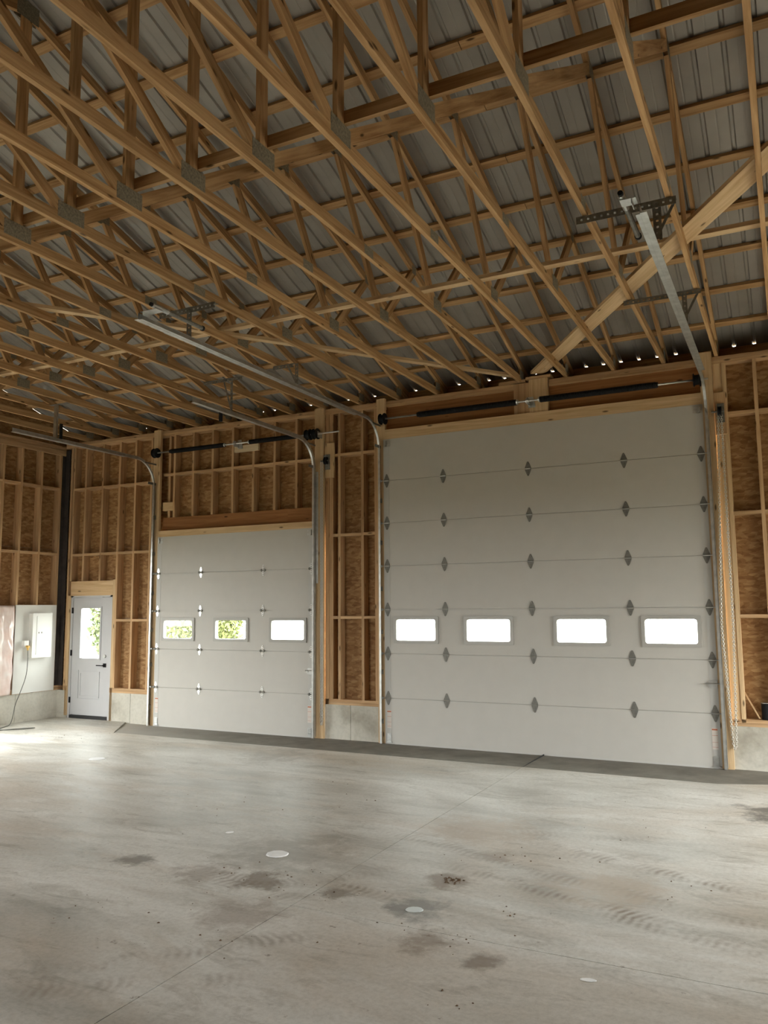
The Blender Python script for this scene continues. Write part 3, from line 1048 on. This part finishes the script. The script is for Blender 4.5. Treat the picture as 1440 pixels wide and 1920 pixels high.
# ------------------------------------------------------------------ tracks
def track(name, x, s, zh, rc, yend, label, wide, fl=0.0):
    """s = +1 when the door lies on the track's right"""
    t = empty(name, (x, 0, 0))
    tag(t, label, 'door track', 'overhead door tracks')
    y0 = -0.035
    path = [(y0, -0.015), (y0, 1.0), (y0, 2.0), (y0, zh - rc)]
    pv = [(y0, -0.015), (y0, zh - rc - 0.2)]
    curve = [(y0, zh - rc - 0.2)]
    for i in range(11):
        a = R(90 * i / 10)
        curve.append((y0 - rc + rc * math.cos(a), zh - rc + rc * math.sin(a)))
    curve.append((y0 - rc - 0.1, zh))
    hz = [(y0 - rc - 0.1, zh), (yend, zh)]
    c = [(-s * 0.014, -0.026), (-s * 0.014, 0.026), (s * 0.016, 0.026), (s * 0.016, 0.016), (s * 0.013, 0.016), (s * 0.013, 0.0225), (-s * 0.0115, 0.0225), (-s * 0.0115, -0.0235), (-s * 0.006, -0.0235), (-s * 0.006, -0.026)]
    for nm, pth in (('vertical_track', pv), ('curved_track', curve), ('horizontal_track', hz)):
        m = MB()
        m.sweep_yz(0, pth, c)
        m.build(nm, M_GALV, t)
    # wall angle behind the vertical run, with its jamb brackets
    m = MB()
    m.box(-s * 0.019 - 0.002, -s * 0.019 + 0.002, y0 - 0.01, -0.002, 0.0, zh - 0.45)
    if fl:
        m.box(-s * fl if s > 0 else -s * 0.019, -s * 0.019 if s > 0 else -s * fl, -0.005, -0.002, 2.2, zh - 0.45)
    m.build('wall_angle', M_GALV, t)
    for z in (0.28, 0.95, 1.5, 2.1, 2.75, 3.35):
        if z < zh - 0.6:
            boxes('jamb_bracket', M_DARKSTEEL, t, (-0.02, 0.02, y0 - 0.004, -0.001, z - 0.03, z + 0.03))
    # stiffening angle along the horizontal run
    m = MB()
    w_ = 0.042 if wide else 0.028
    xa, xb = (-s * 0.017 - w_, -s * 0.017) if s > 0 else (-s * 0.017, -s * 0.017 + w_)
    m.box(xa, xb, yend - 0.02, y0 - rc - 0.25, zh - 0.028, zh - 0.024)
    xc = -s * 0.0165
    m.box(xc - 0.002, xc + 0.002, yend - 0.02, y0 - rc - 0.25, zh - 0.026, zh + 0.032)
    m.build('stiffening_angle', M_GALV, t)
    # plate that ties the curve to the drum bracket
    m = MB()
    m.box(-0.003, 0.003, y0 - rc * 0.55, -0.002, zh - 0.06, zh - 0.035)
    m.box(-0.003, 0.003, y0 - rc * 0.35, -0.002, zh - rc * 0.9 - 0.02, zh - rc * 0.9 + 0.02)
    m.build('curve_stay', M_DARKSTEEL, t)
    return t


track('door_track', -4.275, 1, 4.29, 0.42, -2.78, 'galvanised track at the left side of the small overhead door', False)
track('door_track', -1.165, -1, 4.31, 0.42, -2.80, 'galvanised track at the right side of the small overhead door', False, 0.055)
track('door_track', -0.065, 1, 4.49, 0.40, -4.83, 'galvanised track at the left side of the big overhead door', True)
track('door_track', 4.315, -1, 4.49, 0.40, -4.77, 'galvanised track at the right side of the big overhead door', True)


# perforated hangers between trusses and tracks
def perforated(m, p0, p1, nrm, width, th=0.003, pitch=0.05):
    p0, p1, nrm = Vector(p0), Vector(p1), Vector(nrm).normalized()
    d = (p1 - p0)
    L = d.length
    d.normalize()
    a = d.cross(nrm).normalized()

    def slab(s0, s1, a0, a1):
        vs = [p0 + d * s + a * t + nrm * n for n in (0, th) for t in (a0, a1) for s in (s0, s1)]
        m.add(vs, [(0, 2, 3, 1), (4, 5, 7, 6), (0, 1, 5, 4), (2, 6, 7, 3), (0, 4, 6, 2), (1, 3, 7, 5)])
    h = width / 2
    slab(0, L, -h, -h * 0.28)
    slab(0, L, h * 0.28, h)
    s = 0
    while s < L:
        slab(s, min(L, s + pitch * 0.68), -h * 0.28, h * 0.28)
        s += pitch


def hanger(xa, xb, y, xd, zt, mt, label, brace=1, wd=0.045):
    hgr = empty('track_hanger', ((xa + xb) / 2, y, 4.81))
    tag(hgr, label, 'bracket', 'track hangers')
    o = hgr.location
    m = MB()
    perforated(m, (xa - o.x, 0, -0.004), (xb - o.x, 0, -0.004), (0, 0, -1), wd)
    perforated(m, (xa - o.x, -wd / 2, -0.03), (xb - o.x, -wd / 2, -0.03), (0, -1, 0), wd)
    m.build('cross_angle', mt, hgr)
    m = MB()
    perforated(m, (xd - o.x, 0, -0.006), (xd - o.x, 0, zt - 4.81 + 0.02), (0, -1, 0), wd)
    m.build('drop_angle', mt, hgr)
    if brace:
        m = MB()
        m.add(*bar((xd + 0.13 * brace - o.x, -0.004, -0.02), (xd - o.x, -0.004, zt - 4.81 + 0.06), 0.022, 0.003))
        m.build('diagonal_stay', mt, hgr)
    return hgr


def bar(p0, p1, wd, th):
    p0, p1 = Vector(p0), Vector(p1)
    d = (p1 - p0).normalized()
    a = d.cross(Vector((0, 1, 0))).normalized()
    n = Vector((0, 1, 0))
    vs = [q + a * t + n * k for k in (0, th) for t in (-wd / 2, wd / 2) for q in (p0, p1)]
    return vs, [(0, 2, 3, 1), (4, 5, 7, 6), (0, 1, 5, 4), (2, 6, 7, 3), (0, 4, 6, 2), (1, 3, 7, 5)]


hanger(3.78, 4.51, -4.20, 4.37, 4.49, M_DARKSTEEL, 'perforated angle hanger near the free end of the right big-door track', 1, 0.06)
hanger(3.79, 4.50, -2.29, 4.35, 4.49, M_DARKSTEEL, 'perforated angle hanger halfway along the right big-door track', 1)
hanger(-0.46, 0.24, -4.13, -0.10, 4.49, M_DARKSTEEL, 'perforated angle hanger near the free end of the left big-door track', 0, 0.06)
hanger(-0.46, -0.16, -2.12, -0.13, 4.49, M_DARKSTEEL, 'perforated angle hanger halfway along the left big-door track', -1)
hanger(-1.66, -1.04, -1.98, -1.215, 4.31, M_DARKSTEEL, 'perforated angle hanger of the small door right-hand track', -1, 0.035)
hgr = empty('track_hanger', (-4.30, -2.07, 4.81))
tag(hgr, 'shiny plain sheet angle hanging the small door left-hand track', 'bracket', 'track hangers')
m = MB()
m.box(-0.045, 0.045, -0.002, 0.002, -0.486, 0.0)
m.box(0.041, 0.045, -0.03, 0.002, -0.486, 0.0)
m.build('drop_angle', M_GALV, hgr)
boxes('cross_angle', M_DARKSTEEL, hgr, (-0.12, 0.24, -0.03, 0.03, -0.006, -0.002))
boxes('stop_arm', M_BLACK, hgr, (0.10, 0.125, -0.02, 0.02, -0.52, -0.30))
boxes('stop_arm', M_BLACK, bpy.data.objects['track_hanger.004'], (0.06, 0.09, -0.16, -0.12, -0.60, -0.44))


def bumper(x, y0, y1, z, label, px):
    b = empty('spring_bumper', (x, (y0 + y1) / 2, z))
    tag(b, label, 'bumper', 'spring bumpers')
    L = (y1 - y0) / 2
    m = MB()
    m.tube([(0, -L, 0), (0, L, 0)], 0.02, 10)
    m.build('spring_tube', M_DARKSTEEL, b, smooth=False)
    m = MB()
    m.tube([(0, -L - 0.01, 0), (0, -L + 0.2, 0)], 0.024, 10)
    m.build('sleeve', M_GALV, b)
    m = MB()
    m.tube([(0, L, 0), (0, L + 0.02, 0)], 0.026, 10)
    m.tube([(0, -L - 0.03, 0), (0, -L - 0.01, 0)], 0.018, 10)
    m.build('end_cap', M_BLACK, b)
    boxes('mount_plate', M_GALV, b, (px[0], px[1], -L + 0.02, -L + 0.12, -0.03, -0.026), (px[2], px[2] + 0.004, -L + 0.02, -L + 0.12, -0.066, -0.026))
    return b


bumper(0.10, -4.86, -4.18, 4.56, 'dark spring bumper at the free end of the left big-door track', (-0.17, 0.025, -0.14))
bumper(4.235, -4.93, -4.26, 4.55, 'dark spring bumper at the free end of the right big-door track', (-0.015, 0.09, 0.06))


# ------------------------------------------------------------------ torsion springs over the doors
def spring_mesh(x0, x1, rad):
    m = MB()
    m.tube([(x0, 0, 0), (x1, 0, 0)], rad * 0.9, 12)
    turns = int((x1 - x0) / 0.02)
    pts = []
    for i in range(turns * 8 + 1):
        a = 2 * math.pi * i / 8
        pts.append((x0 + (x1 - x0) * i / (turns * 8), rad * 0.93 * math.cos(a), rad * 0.93 * math.sin(a)))
    m.tube(pts, 0.0065, 5)
    return m


def torsion(name, z, y, xs, drums, springs, bracket, rad, label):
    t = empty(name, (bracket, y, z))
    tag(t, label, 'door spring', 'torsion spring shafts')
    ox = bracket
    m = MB()
    m.tube([(xs[0] - ox, 0, 0), (xs[1] - ox, 0, 0)], 0.0125, 10)
    m.build('shaft', M_GALV, t, smooth=True)
    for a, b in springs:
        m = spring_mesh(a - ox, b - ox, rad)
        s = m.build('spring', M_BLACK, t, smooth=True)
        for e in (a, b):
            m = MB()
            m.tube([(e - ox - 0.02, 0, 0), (e - ox + 0.02, 0, 0)], rad * 0.85, 12)
            m.build('spring_cone', M_GALV if abs(e - bracket) < 0.5 else M_BLACK, s)
    for x in drums:
        m = MB()
        prof_ = [(-0.042, 0.03), (-0.04, 0.076), (-0.03, 0.08), (-0.026, 0.062), (0.0, 0.06), (0.026, 0.062), (0.03, 0.082), (0.042, 0.082), (0.044, 0.04)]
        m.tube([(x - ox + a, 0, 0) for a, b in prof_], [b for a, b in prof_], 20)
        m.build('cable_drum', M_BLACK, t)
    m = MB()
    m.box(-0.05, -0.044, -0.04, -y - 0.0, -0.05, 0.04)
    m.prism([(-0.07, -0.07), (0.03, -0.07), (0.0, 0.075), (-0.07, 0.075)], -y - 0.004, -y, 'xzy')
    m.tube([(-0.07, 0, 0), (-0.03, 0, 0)], 0.036, 10)
    m.build('centre_bracket', M_GALV, t)
    for x in (drums[0] + 0.065, drums[-1] - 0.065):
        s = 1 if x < bracket else -1
        m = MB()
        m.box(x - ox - 0.002 - s * 0.12, x - ox + 0.002 - s * 0.12, -0.03, -y, -0.06, 0.03)
        m.build('end_bearing_plate', M_GALV, t)
    return t


torsion('torsion_spring_shaft', 4.415, -0.10, (-4.30, -0.70), (-4.205, -1.225, -1.10), ((-3.88, -2.79), (-2.30, -1.44)), -2.53, 0.034,
        'black torsion springs on a steel shaft above the small overhead door')
torsion('torsion_spring_shaft', 4.515, -0.10, (-0.03, 4.36), (0.02, 4.235), ((0.586, 2.0), (2.316, 3.77)), 2.20, 0.040,
        'long black torsion springs on a steel shaft above the big overhead door')
o = bbox_board('bearing_block', -2.67, -2.21, 0.004, 0.048, 4.30, 4.40, M_PALEBLOCK, wall_front)


# ------------------------------------------------------------------ chain hoists
def chain_mesh(m, pts):
    pts = [Vector(p) for p in pts]
    k = 0
    for a, b in zip(pts, pts[1:]):
        d = (b - a)
        L = d.length
        d.normalize()
        n = max(1, int(L / 0.024))
        side = d.cross(Vector((0, 1, 0))).normalized()
        for i in range(n):
            c = a + d * (L * (i + 0.5) / n)
            e = side if k % 2 == 0 else Vector((0, 1, 0))
            k += 1
            ring_pts = []
            for q in range(7):
                an = 2 * math.pi * q / 6
                ring_pts.append(c + d * math.cos(an) * 0.018 + e * math.sin(an) * 0.012)
            m.tube(ring_pts, 0.0042, 4, caps=False)


def hoist(loc, chain, label, wheel_r=0.055):
    h = empty('chain_hoist', loc)
    tag(h, label, 'chain hoist', 'chain hoists')
    o = Vector(loc)
    m = MB()
    pr = [(-0.02, wheel_r), (-0.012, wheel_r), (-0.006, wheel_r * 0.75), (0.006, wheel_r * 0.75), (0.012, wheel_r), (0.02, wheel_r)]
    m.tube([(a, -0.035, 0) for a, b in pr], [b for a, b in pr], 16)
    m.build('chain_wheel', M_BLACK, h)
    m = MB()
    m.box(-0.03, 0.05, -0.012, 0.0, -0.13, 0.10)
    m.box(-0.028, -0.022, -0.06, -0.01, -0.05, 0.05)
    m.tube([(-0.09, -0.035, 0.0), (0.05, -0.035, 0.0)], 0.012, 8)
    m.box(-0.025, 0.03, -0.07, -0.01, 0.055, 0.075)
    m.build('mount_bracket', M_DARKSTEEL, h)
    m = MB()
    chain_mesh(m, [Vector(p) - o for p in chain])
    m.build('hand_chain', M_CHAIN, h)
    return h


hoist((-0.965, 0.012, 4.01), [(-1.02, -0.03, 4.01), (-1.03, -0.014, 2.0), (-1.027, -0.014, 0.20), (-1.040, -0.03, 0.17), (-1.052, -0.014, 0.20), (-1.056, -0.014, 2.0), (-1.05, -0.03, 4.01)],
      'black chain hoist with a hanging steel chain right of the small overhead door')
hoist((4.462, 0.012, 4.12), [(4.445, -0.03, 4.10), (4.352, -0.05, 1.6), (4.405, -0.02, 0.26), (4.42, -0.03, 0.215), (4.437, -0.02, 0.26), (4.476, -0.05, 1.6), (4.478, -0.03, 4.10)],
      'black chain hoist with a long hanging chain right of the big overhead door')

# ------------------------------------------------------------------ entry door
d = empty('door_3', (-5.725, 0.1, 0.0))
tag(d, 'pale grey entry door with a tall glass window and black lever', 'door', kind='structure')
DX0, DX1 = -6.155, -5.285
o_ = d.location


def db(name, mt, *bs, par=None):
    return boxes(name, mt, par or d, *[(a - o_.x, b - o_.x, c - o_.y, e - o_.y, g_, h_) for a, b, c, e, g_, h_ in bs])


db('door_frame', M_ENTRY, (-6.21, DX0 - 0.004, 0.07, 0.19, -0.02, 2.085), (DX1 + 0.004, -5.225, 0.07, 0.19, -0.02, 2.085), (-6.21, -5.225, 0.07, 0.19, 2.058, 2.085))
db('door_stop', M_ENTRY, (-6.21, DX0 + 0.02, 0.126, 0.15, -0.02, 2.085), (DX1 - 0.02, -5.225, 0.126, 0.15, -0.02, 2.085), (-6.21, -5.225, 0.126, 0.15, 2.03, 2.085))
db('threshold', M_RUBBER, (DX0, DX1, 0.06, 0.19, -0.02, 0.05))
gx0, gx1, gz0, gz1 = -5.985, -5.478, 0.985, 1.895
px0, px1, pz0, pz1 = -5.985, -5.478, 0.33, 0.81
leaf = db('door_leaf', M_ENTRY, (DX0, gx0, 0.08, 0.124, 0.055, 2.052), (gx1, DX1, 0.08, 0.124, 0.055, 2.052), (gx0, gx1, 0.08, 0.124, gz1, 2.057), (gx0, gx1, 0.08, 0.124, pz1, gz0),
          (gx0, gx1, 0.08, 0.124, 0.055, pz0), (px0, px1, 0.09, 0.12, pz0, pz1))
m = MB()
ring(m, [(a - o_.x, b) for a, b in ((gx1, gz1), (gx0, gz1), (gx0, gz0), (gx1, gz0))], [(a - o_.x, b) for a, b in ((gx1 - 0.03, gz1 - 0.03), (gx0 + 0.03, gz1 - 0.03), (gx0 + 0.03, gz0 + 0.03), (gx1 - 0.03, gz0 + 0.03))], -0.032, 0.01)
lite = m.build('glass_frame', M_ENTRY, d)
m = MB()
m.box(gx0 + 0.02 - o_.x, gx1 - 0.02 - o_.x, 0.0, 0.005, gz0 + 0.02, gz1 - 0.02)
m.build('pane', M_GLASS, lite)
m = MB()
ring(m, [(a - o_.x, b) for a, b in ((px1 - 0.02, pz1 - 0.02), (px0 + 0.02, pz1 - 0.02), (px0 + 0.02, pz0 + 0.02), (px1 - 0.02, pz0 + 0.02))],
     [(a - o_.x, b) for a, b in ((px1 - 0.05, pz1 - 0.05), (px0 + 0.05, pz1 - 0.05), (px0 + 0.05, pz0 + 0.05), (px1 - 0.05, pz0 + 0.05))], -0.018, -0.008)
m.build('panel_moulding', M_ENTRY, d)
m = MB()
hx = -5.375 - o_.x
m.box(hx - 0.033, hx + 0.033, -0.03, -0.02, 0.87, 0.935)
m.tube([(hx, -0.03, 0.90), (hx, -0.075, 0.90)], 0.011, 8)
m.box(hx - 0.14, hx + 0.012, -0.085, -0.068, 0.893, 0.908)
m.build('door_handle', M_BLACK, d)
m = MB()
m.tube([(hx - 0.005, -0.02, 1.055), (hx - 0.005, -0.038, 1.055)], 0.03, 16)
m.build('deadbolt', M_GALV, d)
for z in (1.83, 1.10, 0.30):
    db('hinge', M_BLACK, (DX0 - 0.028, DX0 + 0.004, 0.066, 0.082, z - 0.05, z + 0.05))
db('exterior_step', M_APRON, (-6.4, -5.0, 0.2, 1.4, -0.18, -0.03))

# ------------------------------------------------------------------ left wall fittings
o = boxes('service_board', M_WHITE, None, (0.0, 0.018, -0.4175, 0.4175, 0.0, 1.46), loc=(XL + 0.001, -0.4625, 0.468))
tag(o, 'white painted backing board fixed low on the left stud wall', 'board')
pn = empty('electrical_panel', (XL + 0.02, -0.415, 1.05))
tag(pn, 'white breaker panel mounted on the white board', 'electrical panel')
boxes('box', M_PANELW, pn, (0.0, 0.095, -0.195, 0.195, 0.0, 0.735))
boxes('cover', M_PANELW, pn, (0.096, 0.102, -0.20, 0.20, -0.004, 0.739))
boxes('cover_door', M_PANELW, pn, (0.1025, 0.109, -0.12, 0.14, 0.05, 0.69))
boxes('latch', M_DARKSTEEL, pn, (0.109, 0.114, -0.085, -0.07, 0.40, 0.425), (0.109, 0.114, -0.03, -0.012, 0.40, 0.425))
ob = empty('outlet_box', (XL + 0.02, -0.70, 1.22))
tag(ob, 'small white outlet box left of the breaker panel', 'outlet')
m = MB()
m.box(0.0, 0.07, -0.04, 0.04, 0.0, 0.115)
m.build('box', M_PANELW, ob)
boxes('cover_plate', M_PANELW, ob, (0.0705, 0.074, -0.045, 0.045, -0.003, 0.118))
pl = empty('extension_cord', (XL + 0.1, -0.70, 1.2))
tag(pl, 'dark extension cord hanging from the outlet box to the floor', 'cord')
m = MB()
m.tube([(0.0, 0, 0.04), (0.05, 0, 0.035)], 0.022, 10)
m.tube([(0.02, 0.0, 0.03), (0.03, 0.0, -0.02)], 0.016, 8)
m.build('plug', M_BRASS, pl)
pts = [(0.03, 0.0, -0.02), (0.03, 0.005, -0.2), (0.02, -0.01, -0.45), (-0.02, -0.08, -0.72), (-0.03, -0.15, -0.9), (0.05, -0.26, -1.1), (0.1, -0.35, -1.185), (0.18, -0.5, -1.193), (0.35, -0.75, -1.193),
       (0.62, -0.62, -1.193), (0.72, -0.40, -1.193), (0.66, -0.40, -1.193), (0.5, -0.62, -1.193), (0.42, -1.0, -1.193), (0.6, -1.4, -1.193), (0.5, -1.9, -1.193)]
# smooth the cord
sm = []
for i in range(len(pts) - 1):
    p0 = Vector(pts[max(i - 1, 0)]); p1 = Vector(pts[i]); p2 = Vector(pts[i + 1]); p3 = Vector(pts[min(i + 2, len(pts) - 1)])
    for k in range(6):
        t = k / 6
        sm.append(0.5 * ((2 * p1) + (-p0 + p2) * t + (2 * p0 - 5 * p1 + 4 * p2 - p3) * t * t + (-p0 + 3 * p1 - 3 * p2 + p3) * t ** 3))
sm.append(Vector(pts[-1]))
m = MB()
m.tube(sm, 0.006, 7)
m.build('cable', M_CORD, pl, smooth=True)

# pink insulation behind wrinkled film
bl = empty('insulation_batt', (XL, -1.5, 0.46))
tag(bl, 'pink insulation behind wrinkled clear film beside the white board', 'insulation')
ny, nz = 40, 50
vs, fs = [], []
for side in (0, 1):
    for j in range(nz + 1):
        for i in range(ny + 1):
            a, b = i / ny, j / nz
            y = 0.585 - a * 0.72
            z = 0.0 + b * 1.46
            bul = 0.045 * math.sin(math.pi * min(1, max(0, b))) ** 0.4 * (0.5 + 0.5 * abs(math.sin(a * 3.45 * math.pi)) ** 0.5)
            wr = 0.02 * noise.noise(Vector((a * 5 + b * 3, b * 7 - a * 2, 1.3))) + 0.012 * noise.noise(Vector((a * 14 - b * 6, b * 6, 4.1)))
            if i in (0,):
                y -= 0.02 * (1 - b) + 0.02 * noise.noise(Vector((b * 6, 0, 0)))
            xx = 0.024 + bul + wr if side else -0.05
            vs.append((max(xx, 0.021) if side else xx, y, z))
N = (ny + 1) * (nz + 1)
for j in range(nz):
    for i in range(ny):
        a = j * (ny + 1) + i
        fs.append((N + a, N + a + 1, N + a + ny + 2, N + a + ny + 1))
m = MB()
m.add(vs[N:], [tuple(k - N for k in q) for q in fs])
film = m.build('vapour_film', M_FILM, bl, smooth=True)
sol = film.modifiers.new('thickness', 'SOLIDIFY')
sol.thickness = 0.001
boxes('batt', simple('pink_fibreglass', (0.62, 0.33, 0.30), 0.95, 0, 0.15, 30), bl, (0.001, 0.018, -0.1, 0.575, 0.09, 1.455))

# ------------------------------------------------------------------ things at the right sill
o = board('leaning_stick', (4.515, 0.155, 0.885), (4.69, 0.085, 0.552), (0, 1, 0), 0.026, 0.014, M_JAMB)
tag(o, 'thin wooden stick leaning in the stud bay right of the chain', 'stick')
can = empty('paint_can', (4.77, 0.125, 0.54))
tag(can, 'black can on the sill right of the big overhead door', 'can')
m = MB()
m.tube([(0, 0, 0.0), (0, 0, 0.006), (0, 0, 0.006), (0, 0, 0.17), (0, 0, 0.178), (0, 0, 0.182)], [0.062, 0.064, 0.060, 0.060, 0.064, 0.063], 24)
m.build('body', M_BLACK, can)
m = MB()
m.tube([(0, 0, 0.182), (0, 0, 0.187)], [0.065, 0.065], 24)
m.build('lid_rim', M_GALV, can)


# ------------------------------------------------------------------ bits on the floor
def disc(name, x, y, a, b, ang, mt, label, cat, group=None, h=0.005, seed=0):
    m = MB()
    pts = []
    for i in range(26):
        t = 2 * math.pi * i / 26
        k = 1 + 0.10 * noise.noise(Vector((3 * math.cos(t), 3 * math.sin(t), seed)))
        px, py = a * k * math.cos(t), b * k * math.sin(t)
        pts.append((px * math.cos(ang) - py * math.sin(ang), px * math.sin(ang) + py * math.cos(ang)))
    n = len(pts)
    vs = [(p, q, 0) for p, q in pts] + [(p * 0.93, q * 0.93, h) for p, q in pts] + [(0, 0, h * 1.1)]
    fs = [tuple(range(n))[::-1]] + [(i, (i + 1) % n, n + (i + 1) % n, n + i) for i in range(n)] + [(n + i, n + (i + 1) % n, 2 * n) for i in range(n)]
    m.add(vs, fs)
    return tag(m.build(name, mt, None, (x, y, 0.0004)), label, cat, group)


G = 'white discs on the floor'
disc('white_disc', 1.525, -4.91, 0.085, 0.082, 0.3, M_PLASTER, 'round white disc lying in the middle of the concrete floor', 'disc', G, 0.006, 1)
disc('white_disc', -2.72, -2.60, 0.10, 0.09, 0.3, M_PLASTER, 'white disc on the floor in front of the entry door', 'disc', G, 0.006, 2)
disc('white_disc', 2.92, -5.49, 0.055, 0.045, 0.4, simple('pale_grey_plastic', (0.62, 0.67, 0.66), 0.4), 'small pale disc on a dark stain near the floor joint', 'disc', G, 0.004, 3)
disc('paint_drip', 0.83, -4.58, 0.035, 0.02, 0.8, M_PLASTER, 'tiny white scrap on the floor left of the white disc', 'scrap', None, 0.004, 4)
disc('paint_drip', 4.08, -5.97, 0.04, 0.02, 0.2, M_PLASTER, 'white splash on the floor near the bottom edge', 'scrap', None, 0.002, 5)


def lumps(m, cx, cy, n, sprd, r0_, r1_):
    for _ in range(n):
        a, q = rnd.random() * 6.283, abs(rnd.gauss(0, 1)) * sprd
        x, y = cx + q * math.cos(a), cy + q * 0.8 * math.sin(a)
        r_ = rnd.uniform(r0_, r1_)
        vs = []
        for k in range(5):
            t = 6.283 * k / 5 + rnd.random() * 0.7
            rr = r_ * rnd.uniform(0.6, 1.1)
            vs.append((x + rr * math.cos(t), y + rr * math.sin(t), 0.0))
        vs.append((x, y, r_ * rnd.uniform(0.4, 0.8)))
        m.add(vs, [(4, 3, 2, 1, 0)] + [(k, (k + 1) % 5, 5) for k in range(5)])


m = MB()
lumps(m, 0, 0, 60, 0.045, 0.004, 0.013)
tag(m.build('mud_clump', M_MUD, None, (2.93, -4.89, 0.0004)), 'crumbled brown mud clump right of centre on the floor', 'dirt')
m = MB()
for cx, cy, n, s in ((1.9, -5.3, 12, 0.25), (2.3, -5.5, 14, 0.3), (3.3, -5.8, 12, 0.2), (3.6, -6.5, 6, 0.2), (1.5, -5.4, 12, 0.4), (3.1, -4.2, 14, 0.3), (0.0, -4.0, 14, 1.2), (-4.5, -1.6, 16, 0.8), (2.0, -6.3, 12, 0.5),
                       (3.4, -5.3, 8, 0.1), (3.9, -3.0, 8, 0.5), (1.0, -3.0, 14, 1.0), (4.3, -4.6, 8, 0.5), (1.2, -6.2, 10, 0.4)):
    lumps(m, cx, cy, n, s, 0.003, 0.011)
tag(m.build('mud_crumbs', M_MUD, None, (0, 0, 0.0004)), 'dark mud crumbs scattered over the concrete floor', 'dirt', kind='stuff')

# ------------------------------------------------------------------ outside
m = MB()
m.box(-60, 60, -80, YB - 0.2, -0.25, -0.13)
m.box(-60, XL - 0.2, YB - 0.2, 0.27, -0.25, -0.13)
m.box(XR + 0.2, 60, YB - 0.2, 0.27, -0.25, -0.13)
o = m.build('ground', M_GRAVEL)
tag(o, 'dark earth yard behind and beside the building', 'ground', kind='structure')
o = boxes('driveway', simple('pale_gravel', (0.36, 0.35, 0.31), 0.9, 0, 0.2, 4.0), None, (-60, 60, 0.27, 80, -0.25, -0.13))
tag(o, 'pale gravel yard outside the overhead doors', 'ground', kind='structure')


def tree(x, y, h, cr, mt, label, seed):
    rr = random.Random(seed)
    t = empty('tree', (x, y, -0.13))
    tag(t, label, 'tree', 'trees outside the windows')
    m = MB()
    m.tube([(0, 0, -0.1), (0.05, 0, h * 0.3), (0.1, 0.1, h * 0.6), (0.05, 0.1, h * 0.9)], [0.16, 0.12, 0.08, 0.02], 8)
    for _ in range(5):
        a = rr.random() * 6.28
        m.tube([(0.05, 0, h * rr.uniform(0.3, 0.5)), (cr * 0.5 * math.cos(a), cr * 0.5 * math.sin(a), h * 0.65), (cr * 0.8 * math.cos(a), cr * 0.8 * math.sin(a), h * 0.8)], [0.06, 0.04, 0.015], 6)
    m.build('trunk', M_BARK, t)
    m = MB()
    for _ in range(1500):
        a, b, q = rr.random() * 6.283, math.acos(rr.uniform(-1, 1)), rr.random() ** 0.4
        lump = 1 + 0.35 * noise.noise(Vector((2 * math.sin(b) * math.cos(a), 2 * math.sin(b) * math.sin(a), 2 * math.cos(b) + seed)))
        p = Vector((cr * q * lump * math.sin(b) * math.cos(a), cr * q * lump * math.sin(b) * math.sin(a), h * 0.55 + h * 0.48 * q * lump * math.cos(b)))
        s = rr.uniform(0.07, 0.16)
        e1 = Vector((rr.gauss(0, 1), rr.gauss(0, 1), rr.gauss(0, 1))).normalized()
        e2 = e1.cross(Vector((rr.gauss(0, 1), rr.gauss(0, 1), rr.gauss(0, 1)))).normalized()
        m.add([p - e1 * s, p + e2 * s * 0.5, p + e1 * s, p - e2 * s * 0.5], [(0, 1, 2, 3)])
    o = m.build('foliage', mt, t)
    o['kind'] = 'stuff'


tree(-16.75, 11.5, 2.5, 0.75, M_LEAF2, 'green bush seen through the entry door glass', 1)
tree(-18.3, 17.0, 2.6, 1.0, M_LEAF1, 'yellow-green bush seen through the left window of the small door', 2)
tree(-17.25, 18.7, 2.4, 0.75, M_LEAF1, 'yellow-green bush seen through the middle window of the small door', 3)
